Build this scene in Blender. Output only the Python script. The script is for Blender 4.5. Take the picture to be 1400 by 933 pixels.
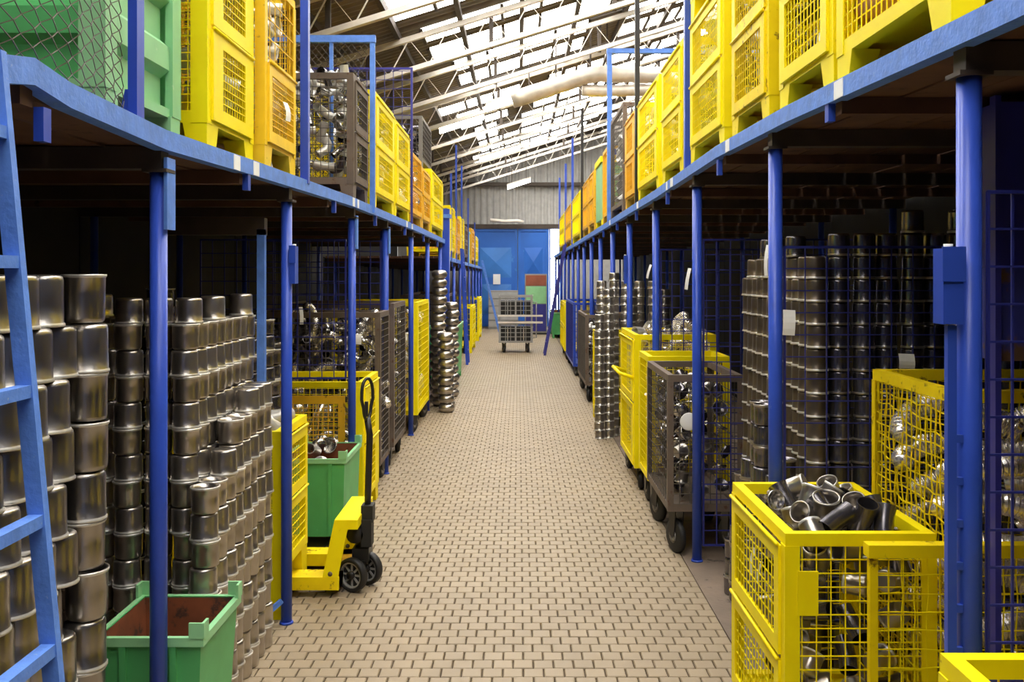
import bpy, math, random
from math import pi, sin, cos, radians as R
from mathutils import Vector, Matrix, Euler

# ------------------------------------------------------------------ reset
for o in list(bpy.data.objects):
    bpy.data.objects.remove(o)
scene = bpy.context.scene
COL = scene.collection

# ------------------------------------------------------------------ camera (photo frame 1400 x 933, vanishing point at 709,373)
F, VX, VY, H = 1300.0, 709.0, 373.0, 1.9
cam_d = bpy.data.cameras.new('camera')
cam_d.sensor_fit = 'HORIZONTAL'
cam_d.sensor_width = 36.0
cam_d.lens = 36.0 * F / 1400.0
cam_d.shift_x = (700.0 - VX) / 1400.0
cam_d.shift_y = -(466.5 - VY) / 1400.0
cam_d.clip_start = 0.05
cam_d.clip_end = 200
cam = bpy.data.objects.new('camera', cam_d)
COL.objects.link(cam)
cam.location = (0, 0, H)
cam.rotation_euler = (R(90), 0, 0)
scene.camera = cam

# ------------------------------------------------------------------ world, light level
SKY_STRENGTH = 1.0       # overcast daylight outside the hall
SKYLIGHT = 9.5          # daylight glowing through the translucent roof panes
world = bpy.data.worlds.new('overcast_sky')
scene.world = world
world.use_nodes = True
bg = world.node_tree.nodes['Background']
bg.inputs[0].default_value = (1.0, 0.975, 0.94, 1)
bg.inputs[1].default_value = SKY_STRENGTH
vs = scene.view_settings
vs.view_transform = 'Standard'
vs.look = 'None'
vs.gamma = 1.0
vs.use_curve_mapping = False
vs.exposure = 0.3


# ------------------------------------------------------------------ helpers
def PX(px, Y):
    return (px - VX) * Y / F


def PZ(py, Y):
    return H - (py - VY) * Y / F


def lin(c):
    return tuple((v / 255 / 12.92 if v / 255 <= 0.04045 else ((v / 255 + 0.055) / 1.055) ** 2.4) for v in c)


def mat(name, rgb, rough=0.5, metal=0.0, var=0.12, scale=6.0, wear=None, wear_at=0.62, wear_scale=9.0,
        bump=0.0, bump_scale=60.0, emit=None, strength=0.0, world_pos=False, rvar=0.0, spec=0.5):
    m = bpy.data.materials.new(name)
    m.use_nodes = True
    nt = m.node_tree
    N, L = nt.nodes, nt.links
    b = N['Principled BSDF']
    b.inputs['Roughness'].default_value = rough
    b.inputs['Metallic'].default_value = metal
    b.inputs['Specular IOR Level'].default_value = spec
    c = lin(rgb)
    if world_pos:
        src = N.new('ShaderNodeNewGeometry').outputs['Position']
    else:
        src = N.new('ShaderNodeTexCoord').outputs['Object']
    rnd = N.new('ShaderNodeObjectInfo').outputs['Random']
    add = N.new('ShaderNodeVectorMath')
    add.operation = 'ADD'
    L.new(src, add.inputs[0])
    if not world_pos:
        mul = N.new('ShaderNodeVectorMath')
        mul.operation = 'SCALE'
        mul.inputs[0].default_value = (7.3, 3.1, 5.7)
        L.new(rnd, mul.inputs['Scale'])
        L.new(mul.outputs[0], add.inputs[1])
    vec = add.outputs[0]
    n1 = N.new('ShaderNodeTexNoise')
    n1.inputs['Scale'].default_value = scale
    n1.inputs['Detail'].default_value = 5
    L.new(vec, n1.inputs['Vector'])
    ramp = N.new('ShaderNodeValToRGB')
    ramp.color_ramp.elements[0].position = 0.3
    ramp.color_ramp.elements[1].position = 0.7
    ramp.color_ramp.elements[0].color = tuple(v * (1 - var) for v in c) + (1,)
    ramp.color_ramp.elements[1].color = tuple(min(1, v * (1 + var)) for v in c) + (1,)
    L.new(n1.outputs['Fac'], ramp.inputs[0])
    col = ramp.outputs[0]
    if rvar:
        mr = N.new('ShaderNodeMapRange')
        mr.inputs['To Min'].default_value = 1 - rvar
        mr.inputs['To Max'].default_value = 1 + rvar
        L.new(rnd, mr.inputs['Value'])
        hs = N.new('ShaderNodeHueSaturation')
        L.new(mr.outputs[0], hs.inputs['Value'])
        L.new(col, hs.inputs['Color'])
        col = hs.outputs[0]
    if wear:
        n2 = N.new('ShaderNodeTexNoise')
        n2.inputs['Scale'].default_value = wear_scale
        n2.inputs['Detail'].default_value = 8
        n2.inputs['Roughness'].default_value = 0.65
        L.new(vec, n2.inputs['Vector'])
        r2 = N.new('ShaderNodeValToRGB')
        r2.color_ramp.elements[0].position = wear_at
        r2.color_ramp.elements[1].position = wear_at + 0.07
        L.new(n2.outputs['Fac'], r2.inputs[0])
        mx = N.new('ShaderNodeMix')
        mx.data_type = 'RGBA'
        L.new(r2.outputs[0], mx.inputs[0])
        L.new(col, mx.inputs[6])
        mx.inputs[7].default_value = lin(wear) + (1,)
        col = mx.outputs[2]
    L.new(col, b.inputs['Base Color'])
    if bump:
        n3 = N.new('ShaderNodeTexNoise')
        n3.inputs['Scale'].default_value = bump_scale
        n3.inputs['Detail'].default_value = 4
        L.new(vec, n3.inputs['Vector'])
        bp = N.new('ShaderNodeBump')
        bp.inputs['Strength'].default_value = bump
        bp.inputs['Distance'].default_value = 0.01
        L.new(n3.outputs['Fac'], bp.inputs['Height'])
        L.new(bp.outputs[0], b.inputs['Normal'])
    if emit:
        b.inputs['Emission Color'].default_value = lin(emit) + (1,)
        b.inputs['Emission Strength'].default_value = strength
    return m


M = {}
M['blue'] = mat('blue_paint', (50, 80, 186), 0.32, spec=0.35, var=0.10, wear=(120, 140, 190), wear_at=0.70, wear_scale=25)
M['fascia'] = mat('blue_fascia_paint', (96, 140, 224), 0.5, spec=0.3, var=0.14, scale=14, wear=(150, 172, 215), wear_at=0.64, wear_scale=45, bump=0.2)
M['bluewire'] = mat('blue_wire_coating', (40, 46, 126), 0.4, var=0.08)
M['yellow'] = mat('yellow_paint', (255, 230, 0), 0.5, spec=0.25, var=0.05, wear=(170, 130, 20), wear_at=0.68, wear_scale=18)
M['yellow_worn'] = mat('worn_yellow_paint', (248, 216, 6), 0.5, spec=0.25, var=0.12, wear=(130, 98, 26), wear_at=0.59, wear_scale=14)
M['amber'] = mat('amber_yellow_paint', (246, 204, 26), 0.5, var=0.10, wear=(150, 95, 25), wear_at=0.63, wear_scale=16)
M['orange'] = mat('orange_yellow_paint', (236, 180, 30), 0.5, var=0.12, wear=(120, 70, 25), wear_at=0.62, wear_scale=16)
M['brown'] = mat('rusty_brown_paint', (104, 90, 78), 0.6, var=0.2, wear=(92, 60, 40), wear_at=0.58, wear_scale=16)
M['greyframe'] = mat('grey_galvanised', (120, 116, 110), 0.5, metal=0.3, var=0.15)
M['green'] = mat('green_paint', (86, 176, 104), 0.45, var=0.10, wear=(110, 200, 140), wear_at=0.66, wear_scale=12)
M['palegreen'] = mat('pale_green_paint', (146, 206, 150), 0.5, var=0.08, wear=(196, 220, 182), wear_at=0.68, wear_scale=10)
M['rustin'] = mat('rusty_inside', (128, 70, 38), 0.8, var=0.3, wear=(70, 46, 34), wear_at=0.55, wear_scale=10)
M['cup_tall'] = mat('brushed_brown_steel', (172, 167, 162), 0.28, metal=0.97, var=0.10, scale=4, rvar=0.10, bump=0.04, bump_scale=200)
M['cup'] = mat('brushed_steel', (180, 173, 165), 0.28, metal=0.92, var=0.12, scale=6, rvar=0.14)
M['cup_dark'] = mat('dark_steel', (118, 114, 118), 0.26, metal=0.88, var=0.12, scale=6, rvar=0.14)
M['cup_brown'] = mat('brown_steel', (112, 100, 86), 0.36, metal=0.75, var=0.15, scale=6, rvar=0.14)
M['chrome'] = mat('shiny_steel', (205, 202, 196), 0.2, metal=0.95, var=0.08, scale=5, rvar=0.12)
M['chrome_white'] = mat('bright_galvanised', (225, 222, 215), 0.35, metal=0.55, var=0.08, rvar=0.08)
M['black'] = mat('black_rubber', (26, 25, 25), 0.6, var=0.2)
M['blacksteel'] = mat('black_steel', (44, 42, 42), 0.4, metal=0.4, var=0.2)
M['darkwire'] = mat('dark_grey_wire', (92, 86, 80), 0.5, metal=0.4, var=0.15)
M['wood'] = mat('plank_wood', (92, 62, 44), 0.8, var=0.3, scale=5, wear=(48, 34, 27), wear_at=0.6, wear_scale=7)
M['cardboard'] = mat('brown_paper', (176, 130, 92), 0.8, var=0.2, scale=9, bump=0.3, bump_scale=20)
M['paper'] = mat('white_paper', (238, 236, 230), 0.8, var=0.03)
M['paver'] = mat('tan_paver', (149, 132, 107), 0.55, var=0.07, scale=2.3, wear=(140, 122, 99), wear_at=0.64, wear_scale=1.4, bump=0.12, bump_scale=120, world_pos=True, rvar=0.05)
M['joint'] = mat('dark_sand_joint', (80, 66, 50), 0.9, var=0.2, world_pos=True)
M['concrete'] = mat('dirty_concrete', (122, 106, 92), 0.8, var=0.25, scale=3.0, wear=(66, 56, 48), wear_at=0.58, wear_scale=5, bump=0.25, bump_scale=40, world_pos=True)
M['steelbeam'] = mat('dark_steel_beam', (70, 60, 53), 0.6, metal=0.2, var=0.25)
M['whitesteel'] = mat('white_painted_steel', (222, 214, 202), 0.5, var=0.10, wear=(150, 130, 110), wear_at=0.66, wear_scale=8)
M['darkpurlin'] = mat('dark_purlin', (72, 62, 54), 0.7, var=0.2)
M['roofsheet'] = mat('roof_corrugated', (112, 102, 91), 0.6, var=0.18, scale=2.5, wear=(84, 72, 62), wear_at=0.6, wear_scale=3)
M['wallsheet'] = mat('wall_corrugated', (170, 168, 164), 0.6, var=0.1)
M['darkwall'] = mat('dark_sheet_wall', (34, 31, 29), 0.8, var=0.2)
M['pane'] = mat('translucent_pane', (240, 240, 236), 0.4, var=0.02, emit=(255, 252, 246), strength=SKYLIGHT)
M['slit'] = mat('bright_daylight_pane', (245, 248, 255), 0.4, var=0.02, emit=(245, 250, 255), strength=9.0)
M['tubelight'] = mat('fluorescent_diffuser', (250, 250, 245), 0.4, var=0.02, emit=(255, 250, 240), strength=12.0)
M['bellows'] = mat('bright_bellows_steel', (240, 234, 226), 0.26, metal=0.8, var=0.06, rvar=0.08)
M['duct'] = mat('silver_duct_wrap', (214, 206, 194), 0.4, metal=0.3, var=0.12, bump=0.5, bump_scale=12)
M['door'] = mat('blue_door_paint', (40, 104, 196), 0.5, var=0.10, scale=1.2, wear=(70, 135, 210), wear_at=0.62, wear_scale=2)
M['doorlight'] = mat('pale_blue_door_paint', (62, 126, 206), 0.5, var=0.12, scale=1.5)
M['navy'] = mat('navy_sheet_paint', (52, 52, 140), 0.4, var=0.10, scale=3)
M['navy_rust'] = mat('peeling_navy_paint', (56, 62, 150), 0.6, var=0.1, wear=(104, 78, 58), wear_at=0.50, wear_scale=4)
M['redbrown'] = mat('red_brown_panel', (150, 84, 62), 0.7, var=0.12)
M['white'] = mat('white_marker_paint', (238, 240, 242), 0.6, var=0.05)
M['greysheet'] = mat('grey_sheet', (150, 148, 144), 0.55, var=0.10)


class MB:
    def __init__(s):
        s.v, s.f, s.sm = [], [], []

    def add(s, vs_, fs, smooth=False):
        k = len(s.v)
        s.v += [tuple(p) for p in vs_]
        s.f += [tuple(i + k for i in f) for f in fs]
        s.sm += [smooth] * len(fs)
        return s

    def box(s, x0, x1, y0, y1, z0, z1):
        return s.hexa([(x0, y0, z0), (x1, y0, z0), (x1, y1, z0), (x0, y1, z0)], [(x0, y0, z1), (x1, y0, z1), (x1, y1, z1), (x0, y1, z1)])

    def hexa(s, lo, hi):
        return s.add(list(lo) + list(hi), [(3, 2, 1, 0), (4, 5, 6, 7), (0, 1, 5, 4), (1, 2, 6, 5), (2, 3, 7, 6), (3, 0, 4, 7)])

    def prism(s, poly, axis, a, b):
        n = len(poly)

        def mk(p, t):
            return (t, p[0], p[1]) if axis == 'x' else (p[0], t, p[1]) if axis == 'y' else (p[0], p[1], t)
        vs_ = [mk(p, a) for p in poly] + [mk(p, b) for p in poly]
        fs = [tuple(range(n))[::-1], tuple(range(n, 2 * n))] + [(i, (i + 1) % n, n + (i + 1) % n, n + i) for i in range(n)]
        return s.add(vs_, fs)

    def sweep(s, pts, r, n=4, caps=True, smooth=None, closed=False, radii=None, ref=None):
        pts = [Vector(p) for p in pts]
        if smooth is None:
            smooth = n > 5
        m = len(pts)
        vs_ = []
        up = Vector(ref) if ref else Vector((0, 0, 1))
        last = None
        for i, p in enumerate(pts):
            if closed:
                t = pts[(i + 1) % m] - pts[i - 1]
            else:
                t = pts[min(i + 1, m - 1)] - pts[max(i - 1, 0)]
            t.normalize()
            u = last if last is not None else (up if abs(t.dot(up)) < 0.95 else Vector((1, 0, 0)))
            a = (u - t * u.dot(t))
            a.normalize()
            b = t.cross(a)
            last = a
            rr = radii[i] if radii else r
            off = pi / 4 if n == 4 else 0
            for k in range(n):
                q = 2 * pi * k / n + off
                vs_.append(p + (a * cos(q) + b * sin(q)) * rr)
        fs = []
        rng = m if closed else m - 1
        for i in range(rng):
            j = (i + 1) % m
            for k in range(n):
                fs.append((i * n + k, i * n + (k + 1) % n, j * n + (k + 1) % n, j * n + k))
        if caps and not closed:
            fs.append(tuple(range(n))[::-1])
            fs.append(tuple(range((m - 1) * n, m * n)))
        return s.add(vs_, fs, smooth)

    def tube(s, p, q, r, n=12):
        return s.sweep([p, q], r, n)

    def bar(s, p, q, w, n=4):
        return s.sweep([p, q], w * 0.7071, 4, smooth=False)

    def lathe(s, prof, n=20, c=(0, 0, 0), axis='z', smooth=True):
        vs_ = []
        for (r, z) in prof:
            for k in range(n):
                a = 2 * pi * k / n
                p = (r * cos(a), r * sin(a), z)
                if axis == 'x':
                    p = (p[2], p[0], p[1])
                elif axis == 'y':
                    p = (p[0], -p[2], p[1])
                vs_.append((p[0] + c[0], p[1] + c[1], p[2] + c[2]))
        fs = []
        for i in range(len(prof) - 1):
            for k in range(n):
                fs.append((i * n + k, i * n + (k + 1) % n, (i + 1) * n + (k + 1) % n, (i + 1) * n + k))
        if prof[0][0] > 1e-6:
            fs.append(tuple(range(n))[::-1])
        if prof[-1][0] > 1e-6:
            e = (len(prof) - 1) * n
            fs.append(tuple(range(e, e + n)))
        return s.add(vs_, fs, smooth)

    def ring(s, o, u, v, U, V, mu, mv, w, th):
        """flat rectangular frame: origin o, unit dirs u,v, size U,V, stile widths mu, rail widths mv, along w thickness th"""
        o, u, v, w = Vector(o), Vector(u), Vector(v), Vector(w)
        out = [(0, 0), (U, 0), (U, V), (0, V)]
        inn = [(mu, mv), (U - mu, mv), (U - mu, V - mv), (mu, V - mv)]
        vs_ = []
        for t in (0, th):
            vs_ += [o + u * a + v * b + w * t for a, b in out]
            vs_ += [o + u * a + v * b + w * t for a, b in inn]
        fs = []
        for i in range(4):
            j = (i + 1) % 4
            fs += [(i, j, 4 + j, 4 + i), (8 + i, 12 + i, 12 + j, 8 + j), (i, 8 + i, 8 + j, j), (4 + i, 4 + j, 12 + j, 12 + i)]
        return s.add(vs_, fs)

    def wires(s, o, u, v, U, V, pu, pv, t, wavy=0.0, seed=0):
        rr = random.Random(seed)
        o, u, v = Vector(o), Vector(u), Vector(v)
        w = u.cross(v)
        nu, nv = max(2, round(U / pu)), max(2, round(V / pv))

        def line(a, b, side):
            if not wavy:
                s.sweep([a, b], t * 0.7, 4, caps=False, smooth=False)
                return
            k = max(4, int((b - a).length / 0.07))
            pts = []
            for i in range(k + 1):
                q = 0 if i in (0, k) else 1
                pts.append(a.lerp(b, i / k) + (side * rr.uniform(-1, 1) + w * rr.uniform(-.6, .6)) * wavy * q)
            s.sweep(pts, t * 0.7, 4, caps=False, smooth=False)
        for i in range(nu + 1):
            a = o + u * (U * i / nu)
            line(a, a + v * V, u)
        for i in range(nv + 1):
            a = o + v * (V * i / nv) + w * t * 0.9
            line(a, a + u * U, v)
        return s

    def mesh(s, name, m):
        me = bpy.data.meshes.new(name)
        me.from_pydata(s.v, [], s.f)
        me.polygons.foreach_set('use_smooth', s.sm)
        me.materials.append(m if not isinstance(m, str) else M[m])
        me.update()
        return me

    def build(s, name, m, parent=None, loc=None, rot=None, kind=None):
        return link(name, s.mesh(name, m), parent, loc, rot, kind)


def link(name, me, parent=None, loc=None, rot=None, kind=None):
    o = bpy.data.objects.new(name, me)
    COL.objects.link(o)
    if parent:
        o.parent = parent
    if loc is not None:
        o.location = loc
    if rot is not None:
        o.rotation_euler = rot
    if kind:
        o['kind'] = kind
    return o


def tag(o, label, cat, group=None):
    o['label'] = label
    o['category'] = cat
    if group:
        o['group'] = group
    return o


def thing(name, label, cat, loc=(0, 0, 0), rz=0, group=None):
    o = bpy.data.objects.new(name, None)
    COL.objects.link(o)
    o.empty_display_size = 0.1
    o.location = loc
    o.rotation_euler = (0, 0, rz)
    return tag(o, label, cat, group)


def structure(name, label=None):
    o = bpy.data.objects.new(name, None)
    COL.objects.link(o)
    o['kind'] = 'structure'
    if label:
        o['label'] = label
    return o


def lerpf(tab, y):
    if y <= tab[0][0]:
        return tab[0][1]
    for (a, b), (c, d) in zip(tab, tab[1:]):
        if y <= c:
            return b + (d - b) * (y - a) / (c - a)
    return tab[-1][1]


X_, Y_, Z_ = Vector((1, 0, 0)), Vector((0, 1, 0)), Vector((0, 0, 1))

# ------------------------------------------------------------------ floor
Y0, Y1 = -4.0, 33.0
XL, XR = -4.2, 4.6
floor = structure('floor', 'tan square pavers down the aisle with dirty concrete under the racks')
MB().box(XL, XR, Y0, Y1, -0.2, -0.012).build('slab', 'joint', floor)
# concrete strips either side of the paved aisle
PL, PR = -1.345, 1.095
MB().box(XL, PL, Y0, Y1, -0.05, 0.0).build('concrete_strip', 'concrete', floor)
MB().box(PR, XR, Y0, Y1, -0.05, 0.0).build('concrete_strip', 'concrete', floor)
PW, PD, GAP = 0.0976, 0.0985, 0.0065


def paver_shape(mb, x, y, w, d, z=0.0):
    c = 0.004
    lo = [(x, y), (x + w, y), (x + w, y + d), (x, y + d)]
    hi = [(x + c, y + c), (x + w - c, y + c), (x + w - c, y + d - c), (x + c, y + d - c)]
    vs_ = [(a, b, -0.02) for a, b in lo] + [(a, b, z - 0.004) for a, b in lo] + [(a, b, z) for a, b in hi]
    fs = [(8, 9, 10, 11)]
    for i in range(4):
        j = (i + 1) % 4
        fs += [(i, j, 4 + j, 4 + i), (4 + i, 4 + j, 8 + j, 8 + i)]
    mb.add(vs_, fs)


one = MB()
paver_shape(one, 0, 0, PW - GAP, PD - GAP)
paver_me = one.mesh('paver', 'paver')
rest = MB()
rp = random.Random(3)
row, y, npav = 0, Y0, 0
while y < Y1 - 0.05:
    off = PW / 2 if row % 2 else 0
    x = PL + 0.004 - (PW - off if off else 0)
    while x < PR - 0.004:
        a, b = max(x, PL + 0.004), min(x + PW - GAP, PR - 0.004)
        full = a == x and b == x + PW - GAP
        z = rp.uniform(-0.0015, 0.0015)
        if b - a > 0.01:
            vis = y > 4.35 and abs(PX(0, y) - 0) > 0 and x > -1.25 and x < 1.0
            if full and vis and npav < 300:
                link('paver', paver_me, floor, (x, y, z))
                npav += 1
            else:
                paver_shape(rest, a, y, b - a, PD - GAP, z)
        x += PW
    row += 1
    y += PD
rest.build('pavers', 'paver', floor, kind='stuff')

# ------------------------------------------------------------------ walls
SL = 0.31                                   # roof pitch
ROOF0 = 5.95                                # roof sheet height above the aisle


def roofz(x):
    return ROOF0 + SL * x


wl = structure('wall_left')
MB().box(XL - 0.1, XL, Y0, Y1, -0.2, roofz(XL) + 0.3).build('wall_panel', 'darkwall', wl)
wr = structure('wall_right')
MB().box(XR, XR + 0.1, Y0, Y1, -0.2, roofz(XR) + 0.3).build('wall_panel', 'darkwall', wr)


wf = structure('wall_front')
MB().box(XL, XR, Y0 - 0.1, Y0, -0.2, roofz(XR) + 0.3).build('wall_panel', 'darkwall', wf)


def corrugated(mb, o, u, v, U, V, pitch, amp, w):
    """sheet with ridges running along v, profile across u"""
    o, u, v, w = Vector(o), Vector(u), Vector(v), Vector(w)
    n = max(2, int(U / pitch * 4))
    vs_, fs = [], []
    for i in range(n + 1):
        h = amp * (0, 1, 1, 0)[i % 4]
        p = o + u * (U * i / n) + w * h
        vs_ += [p, p + v * V]
    for i in range(n):
        fs.append((2 * i, 2 * i + 2, 2 * i + 3, 2 * i + 1))
    return mb.add(vs_, fs)


# end wall: corrugated cladding above, blue double door below
YE = 33.0
wb = structure('wall_back', 'grey corrugated end wall above the blue door')
MB().box(XL, XR, YE + 0.06, YE + 0.16, -0.2, 7.8).build('wall_panel', 'wallsheet', wb)
corrugated(MB(), (XL, YE + 0.05, 3.45), X_, Z_, XR - XL, 4.2, 0.22, 0.04, -Y_).build('cladding', 'wallsheet', wb)
MB().box(XL, XR, YE - 0.12, YE, 3.42, 3.58).build('lintel', 'darkpurlin', wb)
MB().box(XL, XR, YE - 0.2, YE - 0.05, 4.9, 5.02).build('wall_rail', 'darkpurlin', wb)
d1 = structure('door_1', 'tall blue double sheet metal door in end wall')
dx0, dxm, dx1 = -1.55, -0.03, 1.05
for a, b in ((dx0, dxm), (dxm, dx1)):
    leaf = MB().box(a + 0.012, b - 0.012, YE - 0.06, YE + 0.02, 0.04, 3.42).build('door_leaf', 'door', d1)
    fr = MB().ring((a + 0.012, YE - 0.09, 0.04), X_, Z_, b - a - 0.024, 3.38, 0.09, 0.09, Y_, 0.03).build('leaf_frame', 'door', leaf)
    for zc in (0.98, 2.25):
        x0, x1, zz0, zz1 = a + 0.22, b - 0.22, zc - 0.52, zc + 0.52
        xc, zm = (x0 + x1) / 2, zc
        # pressed diamond-point panel: four facets that meet at a raised centre
        vs_ = [(x0, YE - 0.061, zz0), (x1, YE - 0.061, zz0), (x1, YE - 0.061, zz1), (x0, YE - 0.061, zz1), (xc, YE - 0.13, zm)]
        MB().add(vs_, [(0, 1, 4), (1, 2, 4), (2, 3, 4), (3, 0, 4)]).build('pressed_panel', 'doorlight' if a < -0.5 else 'door', leaf)
tag(MB().box(PX(674, 32.7), PX(684, 32.7), 32.895, 32.905, PZ(389, 32.7), PZ(375, 32.7)).build('notice', 'paper'), 'white paper notice stuck on the blue door', 'notice')
t = thing('white_pipe', 'white painted pipe hung across the top of the blue door', 'pipe', (PX(670, 32.5), 32.6, PZ(303, 32.6)))
MB().sweep([(0, 0, 0.05), (0.5, 0, 0), (0.95, 0, 0.02), (1.15, 0, -0.03)], 0.06, 10).build('pipe_run', 'whitesteel', t)
for xx in (0.2, 0.9):
    MB().box(xx - 0.015, xx + 0.015, 0.0, 0.30, -0.01, 0.01).build('bracket', 'darkpurlin', t)
w1 = structure('window_1', 'bright narrow daylight gap beside the blue door')
for k in range(3):
    MB().box(1.12, 1.42, YE - 0.02, YE + 0.03, 0.3 + k * 1.06, 1.3 + k * 1.06).build('pane', 'slit', w1)
MB().ring((1.07, YE - 0.05, 0.25), X_, Z_, 0.4, 3.2, 0.04, 0.04, Y_, 0.05).build('window_frame', 'door', w1)

# ------------------------------------------------------------------ roof
ceiling = structure('ceiling', 'pitched corrugated roof on white lattice rafters')
RAFT = [-2.6, 0.1, 2.8, 5.5, 8.2, 10.9, 13.8, 16.4, 19.0, 21.6, 24.2, 26.8, 29.4, 32.0]
sd = Vector((1, 0, SL)).normalized()
sn = Vector((-SL, 0, 1)).normalized()


def sheet(x0, x1, y0, y1, name='roof_sheet'):
    L = (x1 - x0) / sd.x
    return corrugated(MB(), (x0, y0, roofz(x0)), Y_, sd, y1 - y0, L, 0.18, 0.035, sn).build(name, 'roofsheet', ceiling)


bounds = [Y0] + RAFT + [YE]
SKX0 = -1.75
wn = 2
for k in range(len(bounds) - 1):
    a, b = bounds[k], bounds[k + 1]
    sheet(XL, SKX0, a, b)
    if b - a < 2:
        sheet(SKX0, XR, a, b)
        continue
    if a < 13:
        strips = [(a + 0.7, b - 0.5)]
    else:
        strips = [(a + 0.3, a + 1.05), (a + 1.45, b - 0.25)]
    wk = structure('window_%d' % wn, 'translucent skylight strip in the roof')
    wn += 1
    y = a
    x_left = SKX0 + (0.0 if a < 13 else 0.5 * ((k * 7) % 3) * 0.6)
    if x_left > SKX0:
        sheet(SKX0, x_left, a, b)
    for (s0, s1) in strips:
        sheet(x_left, XR, y, s0)
        y = s1
        x, q = x_left, 0
        while x < XR - 0.2:
            xe = min(x + 0.6, XR)
            if a >= 13 and (q + k) % 7 == 5:
                sheet(x, xe, s0, s1)
            else:
                lo = [(x + 0.025, s0, roofz(x + 0.025)), (xe - 0.025, s0, roofz(xe - 0.025)), (xe - 0.025, s1, roofz(xe - 0.025)), (x + 0.025, s1, roofz(x + 0.025))]
                MB().hexa(lo, [(p[0], p[1], p[2] + 0.02) for p in lo]).build('pane', 'pane', wk)
            MB().bar((x, s0, roofz(x) - 0.01), (x, s1, roofz(x) - 0.01), 0.05).build('glazing_bar', 'darkpurlin', wk)
            x = xe
            q += 1
    sheet(x_left, XR, y, b)
for x in (-3.6, -2.6, -1.75, -0.85, 0.05, 0.95, 1.85, 2.75, 3.65):
    MB().box(x - 0.035, x + 0.035, Y0, YE, roofz(x) - 0.13, roofz(x) - 0.03).build('purlin', 'darkpurlin', ceiling)
for y in RAFT:
    up = lambda x: roofz(x) - 0.17
    dn = lambda x: roofz(x) - 0.62
    c = MB()
    c.prism([(XL, up(XL) - 0.04), (XR, up(XR) - 0.04), (XR, up(XR) + 0.04), (XL, up(XL) + 0.04)], 'y', y - 0.04, y + 0.04)
    ro = c.build('upper_chord', 'whitesteel', ceiling)
    c = MB()
    c.prism([(XL, dn(XL) - 0.035), (XR, dn(XR) - 0.035), (XR, dn(XR) + 0.035), (XL, dn(XL) + 0.035)], 'y', y - 0.045, y + 0.045)
    c.build('lower_chord', 'whitesteel', ro)
    pts, x, t = [], XL, 0
    while x < XR:
        pts.append((x, y, up(x) if t else dn(x)))
        x += 0.29
        t = 1 - t
    MB().sweep(pts, 0.014, 4, smooth=False).build('web_rod', 'whitesteel', ro)
    if y > 10:
        for x in (-2.2, -0.4, 1.4, 3.2):
            MB().box(x - 0.03, x + 0.03, y + 0.05, y + 0.11, dn(x) - 0.04, up(x)).build('hanger_plate', 'darkpurlin', ro)
        if y > 13:   # sloping service conduit slung beside the chord
            p = [(XL + 0.3 + i * 0.9, y + 0.16, dn(XL + 0.3 + i * 0.9) + 0.08 - (0.04 if i % 2 else 0)) for i in range(10)]
            MB().sweep(p, 0.022, 6).build('conduit', 'darkpurlin', ro)


def strip_light(x0, x1, y, drop, label):
    z0, z1 = roofz(x0) - drop, roofz(x1) - drop
    t = thing('strip_light', label, 'light', (x0, y, z0))
    d = (x1 - x0, z1 - z0)
    MB().prism([(0, 0.10), d[0:1] + (d[1] + 0.10,), (d[0], d[1] + 0.16), (0, 0.16)], 'y', -0.09, 0.09).build('housing', 'whitesteel', t)
    MB().prism([(0.02, 0.0), (d[0] - 0.02, d[1]), (d[0] - 0.02, d[1] + 0.10), (0.02, 0.10)], 'y', -0.07, 0.07).build('diffuser', 'tubelight', t)
    for f in (0.2, 0.8):
        MB().box(d[0] * f - 0.01, d[0] * f + 0.01, -0.01, 0.01, d[1] * f + 0.15, d[1] * f + drop - 0.17).build('hanger', 'darkpurlin', t)


strip_light(PX(664, 17.7), PX(738, 17.7), 17.7, 0.85, 'long white strip light hung nearest, in the middle of the roof')
strip_light(PX(693, 30.6), PX(726, 30.6), 30.6, 1.25, 'short white strip light farthest off, above the blue door')
strip_light(PX(600, 20.3), PX(662, 20.3), 20.3, 0.55, 'white strip light at the left, above the left deck cages')
strip_light(PX(655, 25.5), PX(712, 25.5), 25.5, 0.75, 'white strip light hung second farthest, under the skylights')

# silver wrapped ducts crossing under the roof at the right
for (pts, r, lab) in (
    ([(PX(700, 17), 17, PZ(137, 17)), (PX(760, 17), 17, PZ(118, 17)), (PX(800, 17), 17, PZ(104, 17)), (PX(822, 17), 17, PZ(101, 17)), (PX(900, 17), 17, PZ(103, 17)), (4.5, 17, PZ(104, 17))], 0.15, 'thick silver wrapped duct, upper of the two under the roof'),
    ([(PX(796, 17.1), 17.1, PZ(122, 17)), (PX(830, 17.1), 17.1, PZ(123, 17)), (PX(900, 17.1), 17.1, PZ(121, 17)), (4.5, 17.1, PZ(120, 17))], 0.105, 'thinner silver wrapped duct running just below the thick one')):
    p0 = pts[0]
    fine = []
    for a, b in zip(pts, pts[1:]):
        for i in range(6):
            fine.append(tuple(a[j] + (b[j] - a[j]) * i / 6 for j in range(3)))
    fine.append(pts[-1])
    t = thing('air_duct', lab, 'duct', p0)
    loc = [tuple(q[j] - p0[j] for j in range(3)) for q in fine]
    rr = random.Random(5)
    MB().sweep(loc, r, 14, radii=[r * rr.uniform(0.93, 1.05) for _ in loc]).build('duct_wrap', 'duct', t)
    for q in loc[6::8]:
        MB().box(q[0] - 0.015, q[0] + 0.015, -0.01, 0.01, q[2] + r * 0.9, roofz(q[0] + p0[0]) - 0.02 - p0[2]).build('hanger_strap', 'darkpurlin', t)

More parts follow.
